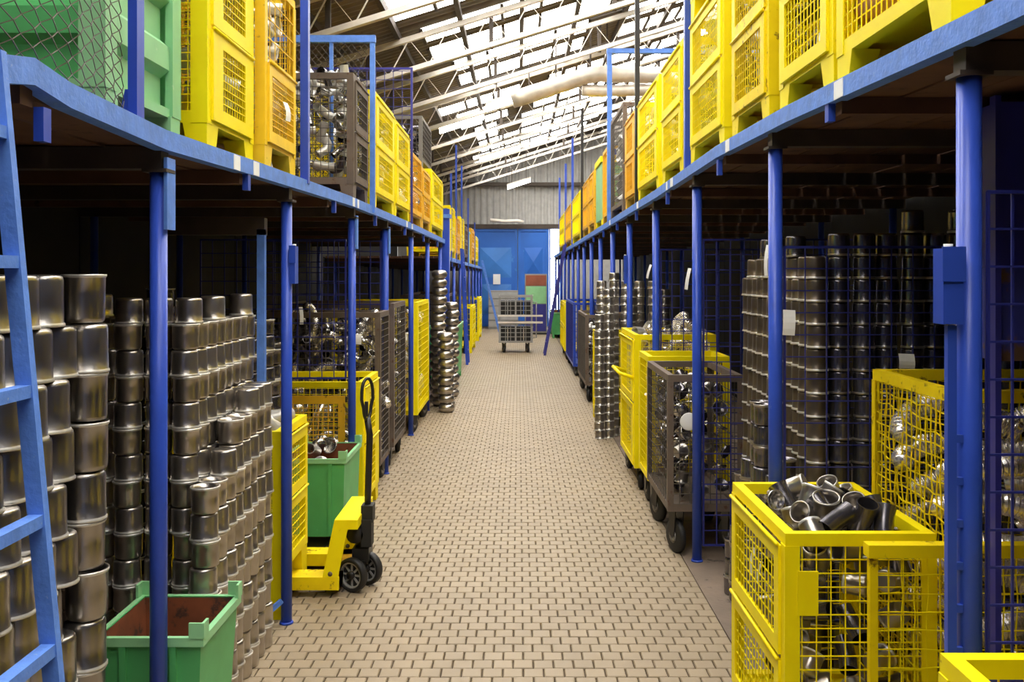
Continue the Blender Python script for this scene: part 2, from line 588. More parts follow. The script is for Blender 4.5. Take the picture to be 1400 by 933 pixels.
# ------------------------------------------------------------------ mezzanine decks
FL = [(1.2, 2.40), (2.0, 2.40), (2.2, 2.408), (2.37, 2.436), (2.56, 2.412), (3.26, 2.389), (4.35, 2.412), (6.8, 2.45), (11.0, 2.46), (15.6, 2.445)]
FR = [(1.2, 2.52), (2.24, 2.543), (4.0, 2.60), (5.4, 2.62), (7.8, 2.58), (12, 2.545), (18, 2.50), (28.5, 2.448), (30.2, 2.44)]
FB = [(16.2, 2.20), (17.5, 2.17), (24, 2.13), (32.8, 2.08)]


def deck(name, label, tab, side, xe, xb, y0, y1, posts, post_x, r, stickers=(), boxes=()):
    """side -1 left / +1 right; xe fascia inner x, xb back x"""
    t = thing(name, label, 'platform', (xe, y0, 0))
    o = Vector((xe, y0, 0))
    top = lambda y: lerpf(tab, y)
    ys = sorted(set([y0, y1] + [a for a, _ in tab if y0 < a < y1] + [y0 + i * 0.6 for i in range(1, int((y1 - y0) / 0.6))]))
    fv, ff = [], []
    for yy in ys:
        z = top(yy)
        for (dx, dz) in ((0, -0.068), (side * 0.05, -0.068), (side * 0.05, 0), (0, 0)):
            fv.append(Vector((xe + dx, yy, z + dz)) - o)
    for i in range(len(ys) - 1):
        for k in range(4):
            ff.append((i * 4 + k, i * 4 + (k + 1) % 4, (i + 1) * 4 + (k + 1) % 4, (i + 1) * 4 + k))
    ff += [(0, 1, 2, 3), tuple(len(fv) - 4 + k for k in (3, 2, 1, 0))]
    fas = MB().add(fv, ff).build('fascia', 'fascia', t)
    for (yy, l) in stickers:
        z = top(yy)
        MB().box(-side * 0.003, 0, yy - y0, yy + l - y0, z - 0.066, z - 0.003).build('white_marker', 'white', fas)
    # wooden planks lying lengthways on cross beams
    edges = [y0] + [p for p in posts if y0 + 0.3 < p < y1 - 0.3] + [y1]
    rp = random.Random(hash(name) % 100 if False else len(name))
    nw = 11
    wdt = (abs(xb - xe) - 0.05) / nw
    for a, b in zip(edges, edges[1:]):
        za, zb = top(a) - 0.012, top(b) - 0.012
        for k in range(nw):
            xa = xe + side * (0.055 + k * wdt)
            xc = xa + side * (wdt - 0.012)
            lo, hi = min(xa, xc), max(xa, xc)
            dz = rp.uniform(-0.006, 0.0)
            th = 0.035
            MB().hexa([(lo - xe, a + 0.01 - y0, za - th + dz), (hi - xe, a + 0.01 - y0, za - th + dz), (hi - xe, b - y0, zb - th + dz), (lo - xe, b - y0, zb - th + dz)],
                      [(lo - xe, a + 0.01 - y0, za + dz), (hi - xe, a + 0.01 - y0, za + dz), (hi - xe, b - y0, zb + dz), (lo - xe, b - y0, zb + dz)]).build('plank', 'wood', t)
    for p in posts:
        zt = top(p) - 0.055
        c = zt - 0.075
        if y0 <= p <= y1:
            MB().box(min(0.03 * side, xb - xe), max(0.03 * side, xb - xe), p - y0 - 0.035, p - y0 + 0.035, c, zt).build('cross_beam', 'steelbeam', t)
        px = post_x - xe
        q = MB().tube((px, p - y0, 0), (px, p - y0, c - 0.012), r, 20).build('post', 'blue', t)
        MB().box(px - 0.043, px + 0.043, p - y0 - 0.043, p - y0 + 0.043, c - 0.012, c).build('cap_plate', 'steelbeam', q)
        MB().lathe([(r, 0), (r + 0.008, 0), (r + 0.006, 0.012), (r, 0.012)], 20, (px, p - y0, 0)).build('foot_plate', 'blue', q)
        MB().tube((xb - side * 0.1 - xe, p - y0, 0), (xb - side * 0.1 - xe, p - y0, c), r, 10).build('post', 'blue', t)
        MB().prism([(side * 0.004, zt - 0.10), (side * 0.03, zt - 0.10), (side * 0.03, zt - 0.013), (side * 0.004, zt - 0.013)], 'y', p - y0 - 0.9, p - y0 - 0.86).build('fascia_clip', 'blue', fas)
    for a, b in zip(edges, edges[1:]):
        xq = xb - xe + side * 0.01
        MB().box(min(xq, xq + side * 0.02), max(xq, xq + side * 0.02), a - y0 + 0.01, b - y0 - 0.01, 0.0, min(top(a), top(b)) - 0.02).build('light_block_panel', 'darkwall', t)  # dark panels added to stop skylight leaking in under the deck
    # intermediate joists
    for a, b in zip(edges, edges[1:]):
        m = (a + b) / 2
        zt = top(m) - 0.055
        MB().box(min(0.03 * side, xb - xe), max(0.03 * side, xb - xe), m - y0 - 0.03, m - y0 + 0.03, zt - 0.06, zt).build('joist', 'wood', t)
    return t


PLX, PRX = -1.257, 1.175
POSTL = [-2.3, -0.4, 1.45, 3.32, 5.15, 7.17, 8.98, 11.1, 13.1, 15.2]
POSTR = [-3.1, -1.25, 0.6, 2.48, 4.35, 6.26, 8.13, 10.05, 11.85, 13.6, 15.3, 17.0, 18.7, 20.5, 22.3, 24.1, 26, 28, 30]
POSTB = [16.6, 18.5, 20.4, 22.3, 24.2, 26.1, 28, 30, 32]
deckL = deck('mezzanine', 'blue edged wooden storage deck on pipe posts, left side of aisle', FL, -1, -1.205, -3.3, -3.9, 15.6, POSTL, PLX, 0.0295,
             stickers=((4.02, 0.09), (4.32, 0.09), (6.9, 0.09), (7.1, 0.07), (10.2, 0.12), (10.7, 0.12)))
deckR = deck('mezzanine', 'blue edged wooden storage deck on pipe posts, right side of aisle', FR, 1, 1.12, 3.3, -3.9, 30.2, POSTR, PRX, 0.0315,
             stickers=((3.28, 0.09), (5.05, 0.09), (6.9, 0.11), (7.15, 0.06), (8.9, 0.1), (11.6, 0.12)))
deckB = deck('mezzanine', 'lower blue storage deck at the far left end of aisle', FB, -1, -1.215, -3.3, 16.2, 32.8, POSTB, -1.26, 0.03)


def on(t, x, y, z):
    return (x - t.location.x, y - t.location.y, z - t.location.z)


def dpart(t, mb, name, m, kind=None):
    """mb is in world coordinates; made a part of deck t"""
    o = mb.build(name, m, t, kind=kind)
    o.location = (-t.location.x, -t.location.y, 0)
    return o


# upright rails, frames and switch boxes fixed to the decks
z = lerpf(FL, 3.1)
dpart(deckL, MB().box(-1.262, -1.232, 3.07, 3.13, z - 0.02, 3.6), 'rail_post', 'blue')
dpart(deckL, MB().prism([(-1.30, z - 0.012), (-1.232, z - 0.012), (-1.262, z + 0.10), (-1.275, z + 0.10)], 'y', 3.08, 3.12), 'gusset', 'blue')
dpart(deckL, MB().box(-1.262, -1.232, 1.9, 1.96, z, 3.6), 'rail_post', 'blue')
dpart(deckL, MB().box(-1.262, -1.232, 1.96, 3.07, 3.56, 3.6), 'top_rail', 'blue')
ch = MB()                                     # chain link netting between the two rail posts
rr = random.Random(8)
for k in range(-26, 30):
    for sgn in (1, -1):
        pts = []
        for i in range(0, 49):
            zz = 2.40 + i * 0.024
            yy = 1.95 + k * 0.084 + sgn * i * 0.042
            if 1.95 <= yy <= 3.08:
                pts.append((-1.247 + (0.004 if i % 2 else -0.004) + 0.02 * sin(yy * 5 + zz * 3), yy, zz + rr.uniform(-.003, .003)))
        if len(pts) > 1:
            ch.sweep(pts, 0.0017, 4, caps=False, smooth=False)
dpart(deckL, ch, 'chain_link', 'darkwire', kind='stuff')
z = lerpf(FL, 5.45)
dpart(deckL, MB().box(-1.245, -1.20, 5.42, 5.47, z - 0.02, 4.1), 'rail_post', 'blue')
# divider frame with netting, left deck
z = lerpf(FL, 7.8)
dpart(deckL, MB().box(-1.225, -1.185, 7.83, 7.87, z - 0.06, 3.80), 'rail_post', 'fascia')
dpart(deckL, MB().box(-3.2, -1.18, 7.825, 7.875, 3.80, 3.857), 'divider_rail', 'fascia')
dpart(deckL, MB().box(-1.56, -1.53, 7.835, 7.865, z, 3.80), 'rail_post', 'fascia')
ch = MB()
for k in range(-30, 40):
    for sgn in (1, -1):
        pts = []
        for i in range(0, 26):
            zz = 2.46 + i * 0.054
            xx = -2.0 + k * 0.054 + sgn * i * 0.045
            if -3.2 <= xx <= -1.23:
                pts.append((xx, 7.85 + (0.006 if i % 2 else -0.006), zz))
        if len(pts) > 1:
            ch.sweep(pts, 0.0022, 4, caps=False, smooth=False)
dpart(deckL, ch, 'chain_link', 'darkwire', kind='stuff')
w = MB().wires((-2.3, 10.7, 2.47), X_, Z_, 1.09, 1.7, 0.1, 0.1, 0.007)
dpart(deckL, w, 'wire_divider', 'bluewire', kind='stuff')
dpart(deckL, MB().ring((-2.33, 10.69, 2.45), X_, Z_, 1.14, 1.76, 0.025, 0.025, Y_, 0.02), 'divider_frame', 'navy')
# column where the two left decks meet
dpart(deckL, MB().box(-1.29, -1.14, 15.62, 15.80, 0, 2.95), 'end_column', 'blue')
dpart(deckL, MB().box(-1.33, -1.12, 15.60, 15.84, 2.80, 2.86), 'column_collar', 'fascia')
for (yy, zt) in ((17.2, 3.7), (18.6, 4.4), (20.4, 4.2), (23.0, 3.7), (26.5, 3.3)):
    dpart(deckB, MB().box(-1.24, -1.205, yy, yy + 0.04, lerpf(FB, yy) - 0.06, zt), 'rail_post', 'blue')
# right deck rail posts
for (yy, zt, m_, wd) in ((6.52, 5.3, 'blue', 0.05), (9.3, 5.4, 'blacksteel', 0.045), (17.4, 4.9, 'blacksteel', 0.05), (20.5, 4.8, 'blue', 0.05), (23.5, 4.6, 'blue', 0.05), (27, 4.6, 'blue', 0.05)):
    dpart(deckR, MB().box(1.14, 1.14 + wd, yy, yy + wd, lerpf(FR, yy) - 0.06, zt), 'rail_post', m_)
fy = 12.2
zz = lerpf(FR, fy)
dpart(deckR, MB().box(1.14, 1.20, fy, fy + 0.06, zz - 0.06, 4.72), 'rail_post', 'fascia')
dpart(deckR, MB().box(1.135, 3.2, fy - 0.005, fy + 0.065, 4.72, 4.78), 'divider_rail', 'fascia')
dpart(deckR, MB().box(1.19, 3.2, fy + 0.005, fy + 0.05, 3.42, 3.49), 'divider_rail', 'blue')


def switch_box(t, x0, x1, y0, y1, z0, z1, zs):
    b = dpart(t, MB().box(x0, x1, y0, y1, z0, z1), 'switch_box', 'blue')
    MB().box(x0 - 0.004, x1 + 0.004, y0 - 0.006, y0, zs, z1 + 0.004).build('box_cover', 'blue', b)
    MB().tube(((x0 + x1) / 2, (y0 + y1) / 2, z1), ((x0 + x1) / 2, (y0 + y1) / 2, z1 + 0.012), 0.012, 10).build('cable_gland', 'paper', b)


switch_box(deckR, 1.09, 1.142, 2.44, 2.50, PZ(443, 2.46), PZ(340, 2.46), PZ(385, 2.46))
# hinged wire screen beside the nearest right post
dpart(deckR, MB().box(1.108, 1.132, 2.455, 2.475, 0.0, PZ(445, 2.46)), 'screen_stile', 'blue')
for k in range(12):
    dpart(deckR, MB().box(1.128, 1.15, 2.458, 2.47, 0.25 + k * 0.11, 0.27 + k * 0.11), 'hinge_lug', 'blue')
switch_box(deckL, -1.232, -1.205, 5.12, 5.20, PZ(388, 5.15), PZ(337, 5.15), PZ(360, 5.15))
switch_box(deckR, 1.115, 1.142, 10.03, 10.09, PZ(388, 10.05), PZ(350, 10.05), PZ(372, 10.05))
for (px_, yy, zt) in ((0.033, 3.32, 2.27), (0.033, 7.17, 2.30), (0.033, 8.98, 2.3)):
    dpart(deckL, MB().box(PLX + px_ - 0.004, PLX + px_ + 0.008, yy - 0.03, yy + 0.05, zt - 0.22, zt + 0.03), 'side_plate', 'fascia')
# tilting brace and flat upright behind the second left post
dpart(deckL, MB().box(-1.385, -1.345, 5.03, 5.07, 0.0, 2.13), 'flat_upright', 'fascia')
dpart(deckL, MB().bar((-1.40, 5.06, 0.03), (-1.27, 5.10, 0.14), 0.025), 'brace', 'fascia')
dpart(deckL, MB().box(-1.95, -1.345, 5.03, 5.09, 2.10, 2.19), 'lintel', 'steelbeam')
dpart(deckL, MB().tube((-1.30, 9.12, 0), (-1.30, 9.12, 2.3), 0.028, 14), 'post', 'blue')


# lateral wire screens between bays
def screen(t, x0, x1, y, z0, z1, pu=0.1, pv=0.1, th=0.005, fw=0.009):
    f = dpart(t, MB().ring((x0, y - 0.008, z0), X_, Z_, x1 - x0, z1 - z0, fw, fw, Y_, 0.016), 'wire_screen_frame', 'bluewire')
    MB().wires((x0, y, z0), X_, Z_, x1 - x0, z1 - z0, pu, pv, th).build('screen_wires', 'bluewire', f, kind='stuff')
    return f


screen(deckR, 1.215, 1.62, 2.47, 0.55, PZ(262, 2.47), 0.07, 0.1, 0.006, 0.006)
screen(deckR, 1.215, 2.5, 4.36, 0.3, 2.02, 0.1, 0.1, 0.005)
screen(deckR, 1.215, 2.4, 6.27, 0.1, 2.12, 0.09, 0.1, 0.006)
screen(deckR, 1.215, 2.4, 8.14, 0.1, 2.1, 0.1, 0.1, 0.007)
screen(deckL, -2.4, -1.30, 7.17, 1.1, 2.15, 0.09, 0.1, 0.006)
screen(deckL, -2.4, -1.30, 8.98, 0.8, 2.2, 0.1, 0.1, 0.008)

# ------------------------------------------------------------------ small stock: cups, pipes, bellows


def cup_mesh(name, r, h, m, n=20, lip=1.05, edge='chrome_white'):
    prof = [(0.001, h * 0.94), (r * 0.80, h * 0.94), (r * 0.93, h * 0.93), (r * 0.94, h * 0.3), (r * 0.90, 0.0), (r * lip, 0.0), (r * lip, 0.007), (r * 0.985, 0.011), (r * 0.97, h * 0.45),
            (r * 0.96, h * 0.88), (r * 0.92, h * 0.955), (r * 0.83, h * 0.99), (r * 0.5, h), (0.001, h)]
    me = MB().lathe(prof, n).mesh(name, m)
    me.materials.append(M[edge])          # bare edge of the drawn lip, coloured brighter to imitate light on the rim
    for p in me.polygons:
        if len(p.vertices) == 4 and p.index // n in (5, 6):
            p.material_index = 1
    return me


ME = {}
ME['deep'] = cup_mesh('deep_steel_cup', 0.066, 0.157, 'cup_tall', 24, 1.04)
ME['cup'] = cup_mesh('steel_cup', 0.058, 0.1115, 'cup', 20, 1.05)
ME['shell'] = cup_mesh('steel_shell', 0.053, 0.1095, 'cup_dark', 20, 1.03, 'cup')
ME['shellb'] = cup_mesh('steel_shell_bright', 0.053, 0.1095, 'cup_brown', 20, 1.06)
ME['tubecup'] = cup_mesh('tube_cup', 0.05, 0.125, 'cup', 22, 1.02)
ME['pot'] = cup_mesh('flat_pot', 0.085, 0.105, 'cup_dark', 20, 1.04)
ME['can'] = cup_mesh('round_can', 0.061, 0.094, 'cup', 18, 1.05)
ME['bulge'] = MB().lathe([(0.06, 0), (0.085, 0.008), (0.108, 0.035), (0.112, 0.06), (0.108, 0.085), (0.085, 0.112), (0.06, 0.12), (0.05, 0.115), (0.05, 0.005)], 20).mesh('bulged_ring', 'cup')


def pipe_mesh(name, r, bend_r, ang, la, lb, m, n=12, wall=0.004, flare=0.0):
    pts = [Vector((0, 0, 0))]
    k = 8
    for i in range(k + 1):
        a = ang * i / k
        pts.append(Vector((bend_r * (1 - cos(a)), 0, la + bend_r * sin(a))))
    e = pts[-1] + Vector((sin(ang), 0, cos(ang))) * lb
    pts.append(e)
    c = sum(pts, Vector()) / len(pts)
    pts = [p - c for p in pts]
    rad = [r] * len(pts)
    if flare:
        rad[0] = r * (1 + flare)
    mb = MB()
    mb.sweep(pts, r, n, caps=False, smooth=True, radii=rad, ref=(0, 1, 0))
    mb.sweep(pts[::-1], r - wall, n, caps=False, smooth=True, radii=[q - wall for q in rad[::-1]], ref=(0, 1, 0))
    for p, t, q in ((pts[0], pts[0] - pts[1], rad[0]), (pts[-1], pts[-1] - pts[-2], rad[-1])):
        t = t.normalized()
        a = Vector((0, 1, 0))
        b = t.cross(a)
        vs_ = [p + (a * cos(2 * pi * i / n) + b * sin(2 * pi * i / n)) * s for s in (q, q - wall) for i in range(n)]
        mb.add(vs_, [(i, (i + 1) % n, n + (i + 1) % n, n + i) for i in range(n)])
    return mb.mesh(name, m)


ME['elbow'] = pipe_mesh('pipe_elbow', 0.036, 0.085, R(85), 0.05, 0.06, 'chrome', flare=0.15)
ME['elbow_dark'] = pipe_mesh('pipe_elbow_dark', 0.036, 0.085, R(80), 0.05, 0.06, 'cup_dark', flare=0.15)
ME['elbow_white'] = pipe_mesh('pipe_elbow_white', 0.04, 0.09, R(80), 0.06, 0.07, 'chrome_white', flare=0.15)
ME['stub'] = pipe_mesh('pipe_stub', 0.042, 0.4, R(12), 0.06, 0.06, 'chrome_white', flare=0.12)
ME['stub_dark'] = pipe_mesh('pipe_stub_dark', 0.042, 0.4, R(10), 0.05, 0.05, 'cup_dark', flare=0.12)
ME['cone'] = MB().lathe([(0.03, 0), (0.034, 0.05), (0.06, 0.10), (0.062, 0.15), (0.058, 0.15), (0.056, 0.10), (0.03, 0.05), (0.026, 0.0)], 14, (0, 0, -0.075)).mesh('cone_pipe', 'chrome_white')
# flexible bellows bent into an arc
pts, rad = [], []
NB = 100
for i in range(NB + 1):
    a = R(150) * i / NB
    pts.append(Vector((0.16 * cos(a), 0, 0.16 * sin(a) - 0.08)))
    rad.append(0.036 + (0.008 if i % 4 in (1, 2) else -0.006) if 5 < i < NB - 5 else 0.034)
ME['bellows'] = MB().sweep(pts, 0.04, 14, smooth=True, radii=rad, ref=(0, 1, 0)).mesh('bellows_pipe', 'bellows')
ME['disc'] = MB().lathe([(0.001, 0.01), (0.05, 0.012), (0.062, 0.03), (0.068, 0.03), (0.07, 0.024), (0.055, 0.0), (0.001, -0.004)], 18).mesh('dished_lid', 'chrome')
ME['disc_dark'] = MB().lathe([(0.001, 0.01), (0.05, 0.012), (0.062, 0.03), (0.068, 0.03), (0.07, 0.024), (0.055, 0.0), (0.001, -0.004)], 18).mesh('dished_lid_dark', 'cup_dark')


KIND_NAME = {'elbow': 'pipe_elbow', 'elbow_dark': 'dark_pipe_elbow', 'elbow_white': 'galvanised_elbow', 'stub': 'pipe_stub', 'stub_dark': 'dark_pipe_stub', 'cone': 'cone_pipe', 'bellows': 'bellows_pipe', 'disc': 'dished_disc', 'disc_dark': 'dark_dished_disc'}


def put(name, me, loc, rot, label, cat, group, scale=1.0):
    o = bpy.data.objects.new(name, ME[me])
    COL.objects.link(o)
    o.location = loc
    o.rotation_euler = rot
    if scale != 1.0:
        o.scale = (scale, scale, scale)
    o['label'] = label
    o['category'] = cat
    o['group'] = group
    return o


ORD = ['top', 'second', 'third', 'fourth', 'fifth', 'sixth', 'seventh', 'eighth', 'ninth', 'tenth', 'eleventh', 'twelfth', 'thirteenth', 'fourteenth', 'fifteenth', 'sixteenth', 'seventeenth', 'eighteenth', 'nineteenth', 'twentieth', 'twenty-first']
COLN = ['first'] + ORD[1:]


def place(k, rows):
    return 'topmost' if k == rows - 1 else ORD[rows - 1 - k] + ' from top'


def column(me, name, x, y, rows, h, label, group, cat='cup', flip=True, z0=0.0, jit=0.006, seed=0, start_flip=0, col=None):
    rr = random.Random(seed * 131 + int(x * 1000) * 7 + int(y * 1000))
    for k in range(rows):
        f = flip and ((k + start_flip) % 2 == 0)
        zz = z0 + k * h
        put(name, me, (x + rr.uniform(-jit, jit), y + rr.uniform(-jit, jit), zz + (h if f else 0)), (pi if f else 0, 0, rr.uniform(0, 6.28)), '%s, %s, %s' % (label, col, place(k, rows)) if col else label, cat, group)


# A: tall cups behind the leaning ladder, laid like bricks, row over row
rr = random.Random(11)
grp = 'tall cups behind the near ladder'
for k in range(12):
    rw = place(k, 12).replace('topmost', 'top') + ' row' if k == 11 else ORD[11 - k] + ' row from top'
    for j in range(-2, 5):
        yy = 2.37 + j * 0.137 + (0.068 if k % 2 else 0)
        xx = -1.415 - 0.01 * (k % 3)
        if j == 4 and k % 2:
            continue
        lab = 'tall brown-grey cup behind near ladder, %s, %s from far end' % (rw, COLN[4 - j])
        put('deep_steel_cup', 'deep', (xx + rr.uniform(-.006, .006), yy + rr.uniform(-.005, .005), k * 0.158), (0, 0, rr.uniform(0, 6)), lab, 'cup', grp)
        if k > 8 or j == 4:
            put('deep_steel_cup', 'deep', (xx - 0.142 + rr.uniform(-.004, .004), yy + 0.01, k * 0.158), (0, 0, rr.uniform(0, 6)), lab.replace('tall brown-grey cup', 'inner tall cup'), 'cup', grp)
for k in range(12):
    up = k % 3 != 1
    put('deep_steel_cup', 'deep', (-1.40 + rr.uniform(-.01, .01), 3.065, k * 0.158 + (0.157 if up else 0)), (pi if up else 0, 0, 0),
        'tall cup standing mouth %s in end column of near stack, %s' % ('up' if up else 'down', place(k, 12)), 'cup', 'end column of the near stack')
# B: shorter cups, mouth to mouth
lab, grp = 'short grey steel cup in the tall stack behind the near green tub', 'cups stacked behind the near green tub'
for j in range(8):
    column('cup', 'steel_cup', -1.435, 4.10 + j * 0.122, 15, 0.112, 'short steel cup behind near green tub', grp, seed=1, col=COLN[j] + ' aisle column')
for i in range(1, 4):
    column('cup', 'steel_cup', -1.435 - i * 0.124, 4.10 + (i % 2) * 0.03, 15 + (1 if i == 2 else 0), 0.112, 'short steel cup behind near green tub', grp, seed=2, col=COLN[i] + ' column in from aisle')
for j, rows in enumerate((9, 9, 10, 11, 11, 12, 12, 12)):
    column('cup', 'steel_cup', -1.312, 3.98 + j * 0.122, rows, 0.112, 'short steel cup in stepped layer beside aisle', 'stepped outer layer of cups', seed=3, col=COLN[j] + ' column')
for (x, y, wh) in ((-1.435, 4.14, 'near end'), (-1.435, 4.46, 'middle'), (-1.435, 4.92, 'far end'), (-1.56, 4.13, 'inner side')):
    zz = 15 * 0.112
    put('steel_cup', 'cup', (x, y, zz), (0, 0, 0), 'lone steel cup on top of stack behind near green tub, ' + wh, 'cup', 'lone cups on top')
# small dark columns seen between A and B, farther in
lab, grp = 'dark steel cup in the dim rear stack between the two big left stacks', 'dim rear cups on the left'
for i in range(6):
    column('cup', 'steel_cup', -1.98 - i * 0.125, 4.75 + (i % 2) * 0.05, 16 if i else 15, 0.112, 'dim cup in far rear left stack', grp, seed=4, col=COLN[i] + ' column from right')
# C: flat dark pots farther along
lab, grp = 'wide dark pot beyond second left post', 'wide flat pots on the left'
for j in range(4):
    column('pot', 'flat_pot', -1.72, 6.0 + j * 0.178, 15 - (j % 2) * 2, 0.106, lab, grp, seed=5, flip=True, col=COLN[j] + ' aisle column')
for i in range(1, 5):
    column('pot', 'flat_pot', -1.72 - i * 0.178, 6.0, 17 - (i * 2) % 3, 0.106, lab, grp, seed=6, col=COLN[i] + ' column in')
for j in range(7):
    column('can', 'round_can', -2.0, 7.35 + j * 0.13, 14, 0.095, 'small dark can behind the orange flap cage', 'small cans on the left', seed=8, col=COLN[j] + ' column')
# R: big stack of shells on the right
lab, grp = 'short steel shell in the big stack behind the right wire screen', 'steel shells in the big right stack'
for j in range(12):
    column('shellb', 'steel_shell', 1.43, 4.56 + j * 0.117, (18, 18, 17, 18, 17, 18, 19, 18, 18, 17, 18, 17)[j], 0.11, 'steel shell in big right stack', grp, seed=9, flip=False, col=COLN[j] + ' aisle column')
for i in range(1, 7):
    column('shell', 'steel_shell', 1.43 + i * 0.114, 4.56 + (i % 2) * 0.02, (18, 19, 19, 18, 20, 19, 19)[i], 0.11, 'steel shell in big right stack', grp, seed=10, flip=False, col=COLN[i] + ' front column from aisle')
for (x, y, rows) in ((1.30, 4.66, 9), (1.30, 4.80, 8), (1.285, 5.0, 11), (1.295, 5.12, 11), (1.275, 5.25, 8), (1.275, 5.37, 7), (1.27, 5.50, 4), (1.27, 5.62, 3)):
    column('shell', 'dark_shell', x, y, rows, 0.11, 'dark shell before big right stack', 'dark shells in low steps', seed=12, col=COLN[int((y - 4.6) / 0.125)] + ' low column')
for i in range(7, 10):
    column('shell', 'dark_shell', 1.43 + i * 0.114, 4.56 + (i % 2) * 0.02, 19, 0.11, 'steel shell in big right stack', 'dark shells by the near post', seed=13, flip=False, col=COLN[i] + ' front column from aisle')
for (x, y, z_, wh) in ((1.43, 5.42, 18, 'far aisle corner'), (1.43, 4.79 + 0.117, 18, 'aisle side'), (1.43 + 0.342, 4.58, 18, 'front middle'), (1.43 + 0.684, 4.56, 19, 'front right')):
    put('dark_shell', 'shell', (x, y, z_ * 0.11), (0, 0, 0), 'lone dark shell on top of big right stack, ' + wh, 'cup', 'lone shells on the right stack')
# T: columns of cans on the right, past the roll cages
lab, grp = 'round steel can in the tall columns past the yellow roll cages', 'can columns on the right'
for i, (x, y, rows) in enumerate(((0.93, 10.9, 15), (0.985, 11.25, 19), (1.115, 11.12, 20), (1.25, 11.1, 19), (1.04, 10.95, 18), (1.30, 10.9, 18), (1.42, 11.2, 19), (1.0, 11.45, 19), (1.56, 11.0, 19), (1.70, 11.1, 18))):
    column('can', 'round_can', x, y, rows, 0.095, 'round steel can past yellow roll cages', grp, seed=14, flip=False, col=COLN[i] + ' column')
# stacked bulging rings, left
lab, grp = 'bulging steel ring in the columns past the tall yellow roll cage', 'bulging rings on the left'
for i, (x, y, rows) in enumerate(((-1.13, 13.55, 16), (-0.99, 12.95, 9), (-1.0, 13.3, 8), (-1.2, 14.0, 10), (-1.02, 14.6, 12))):
    column('bulge', 'bulging_ring', x, y, rows, 0.121, 'bulging steel ring past tall yellow roll cage', grp, cat='ring', flip=False, jit=0.012, seed=15, col=COLN[i] + ' column')

# ------------------------------------------------------------------ cages


def l_angle(mb, x, y, sx, sy, z0, z1, w=0.05, t=0.006):
    x, y = x - sx * 0.003, y - sy * 0.003
    poly = [(x, y), (x + sx * w, y), (x + sx * w, y + sy * t), (x + sx * t, y + sy * t), (x + sx * t, y + sy * w), (x, y + sy * w)]
    if sx * sy < 0:
        poly = poly[::-1]
    return mb.prism(poly, 'z', z0, z1)


def castor(t, x, y, r, zt, m='black', name='castor', ang=0.0):
    w = MB().lathe([(0.012, -0.025), (r * 0.85, -0.025), (r, -0.014), (r, 0.014), (r * 0.85, 0.025), (0.012, 0.025)], 18, axis='x').build(name, m, t, (x, y, r), (0, 0, ang))
    MB().prism([(-0.03, -0.0), (0.03, 0.0), (0.05, zt - r), (-0.05, zt - r)], 'x', 0.028, 0.034).build('castor_fork', 'blacksteel', w)
    MB().prism([(-0.03, -0.0), (0.03, 0.0), (0.05, zt - r), (-0.05, zt - r)], 'x', -0.034, -0.028).build('castor_fork', 'blacksteel', w)
    MB().lathe([(0.05, -0.027), (0.02, -0.03), (0.02, 0.03), (0.05, 0.027)], 12, axis='x').build('hub', 'greyframe', w)
    return w


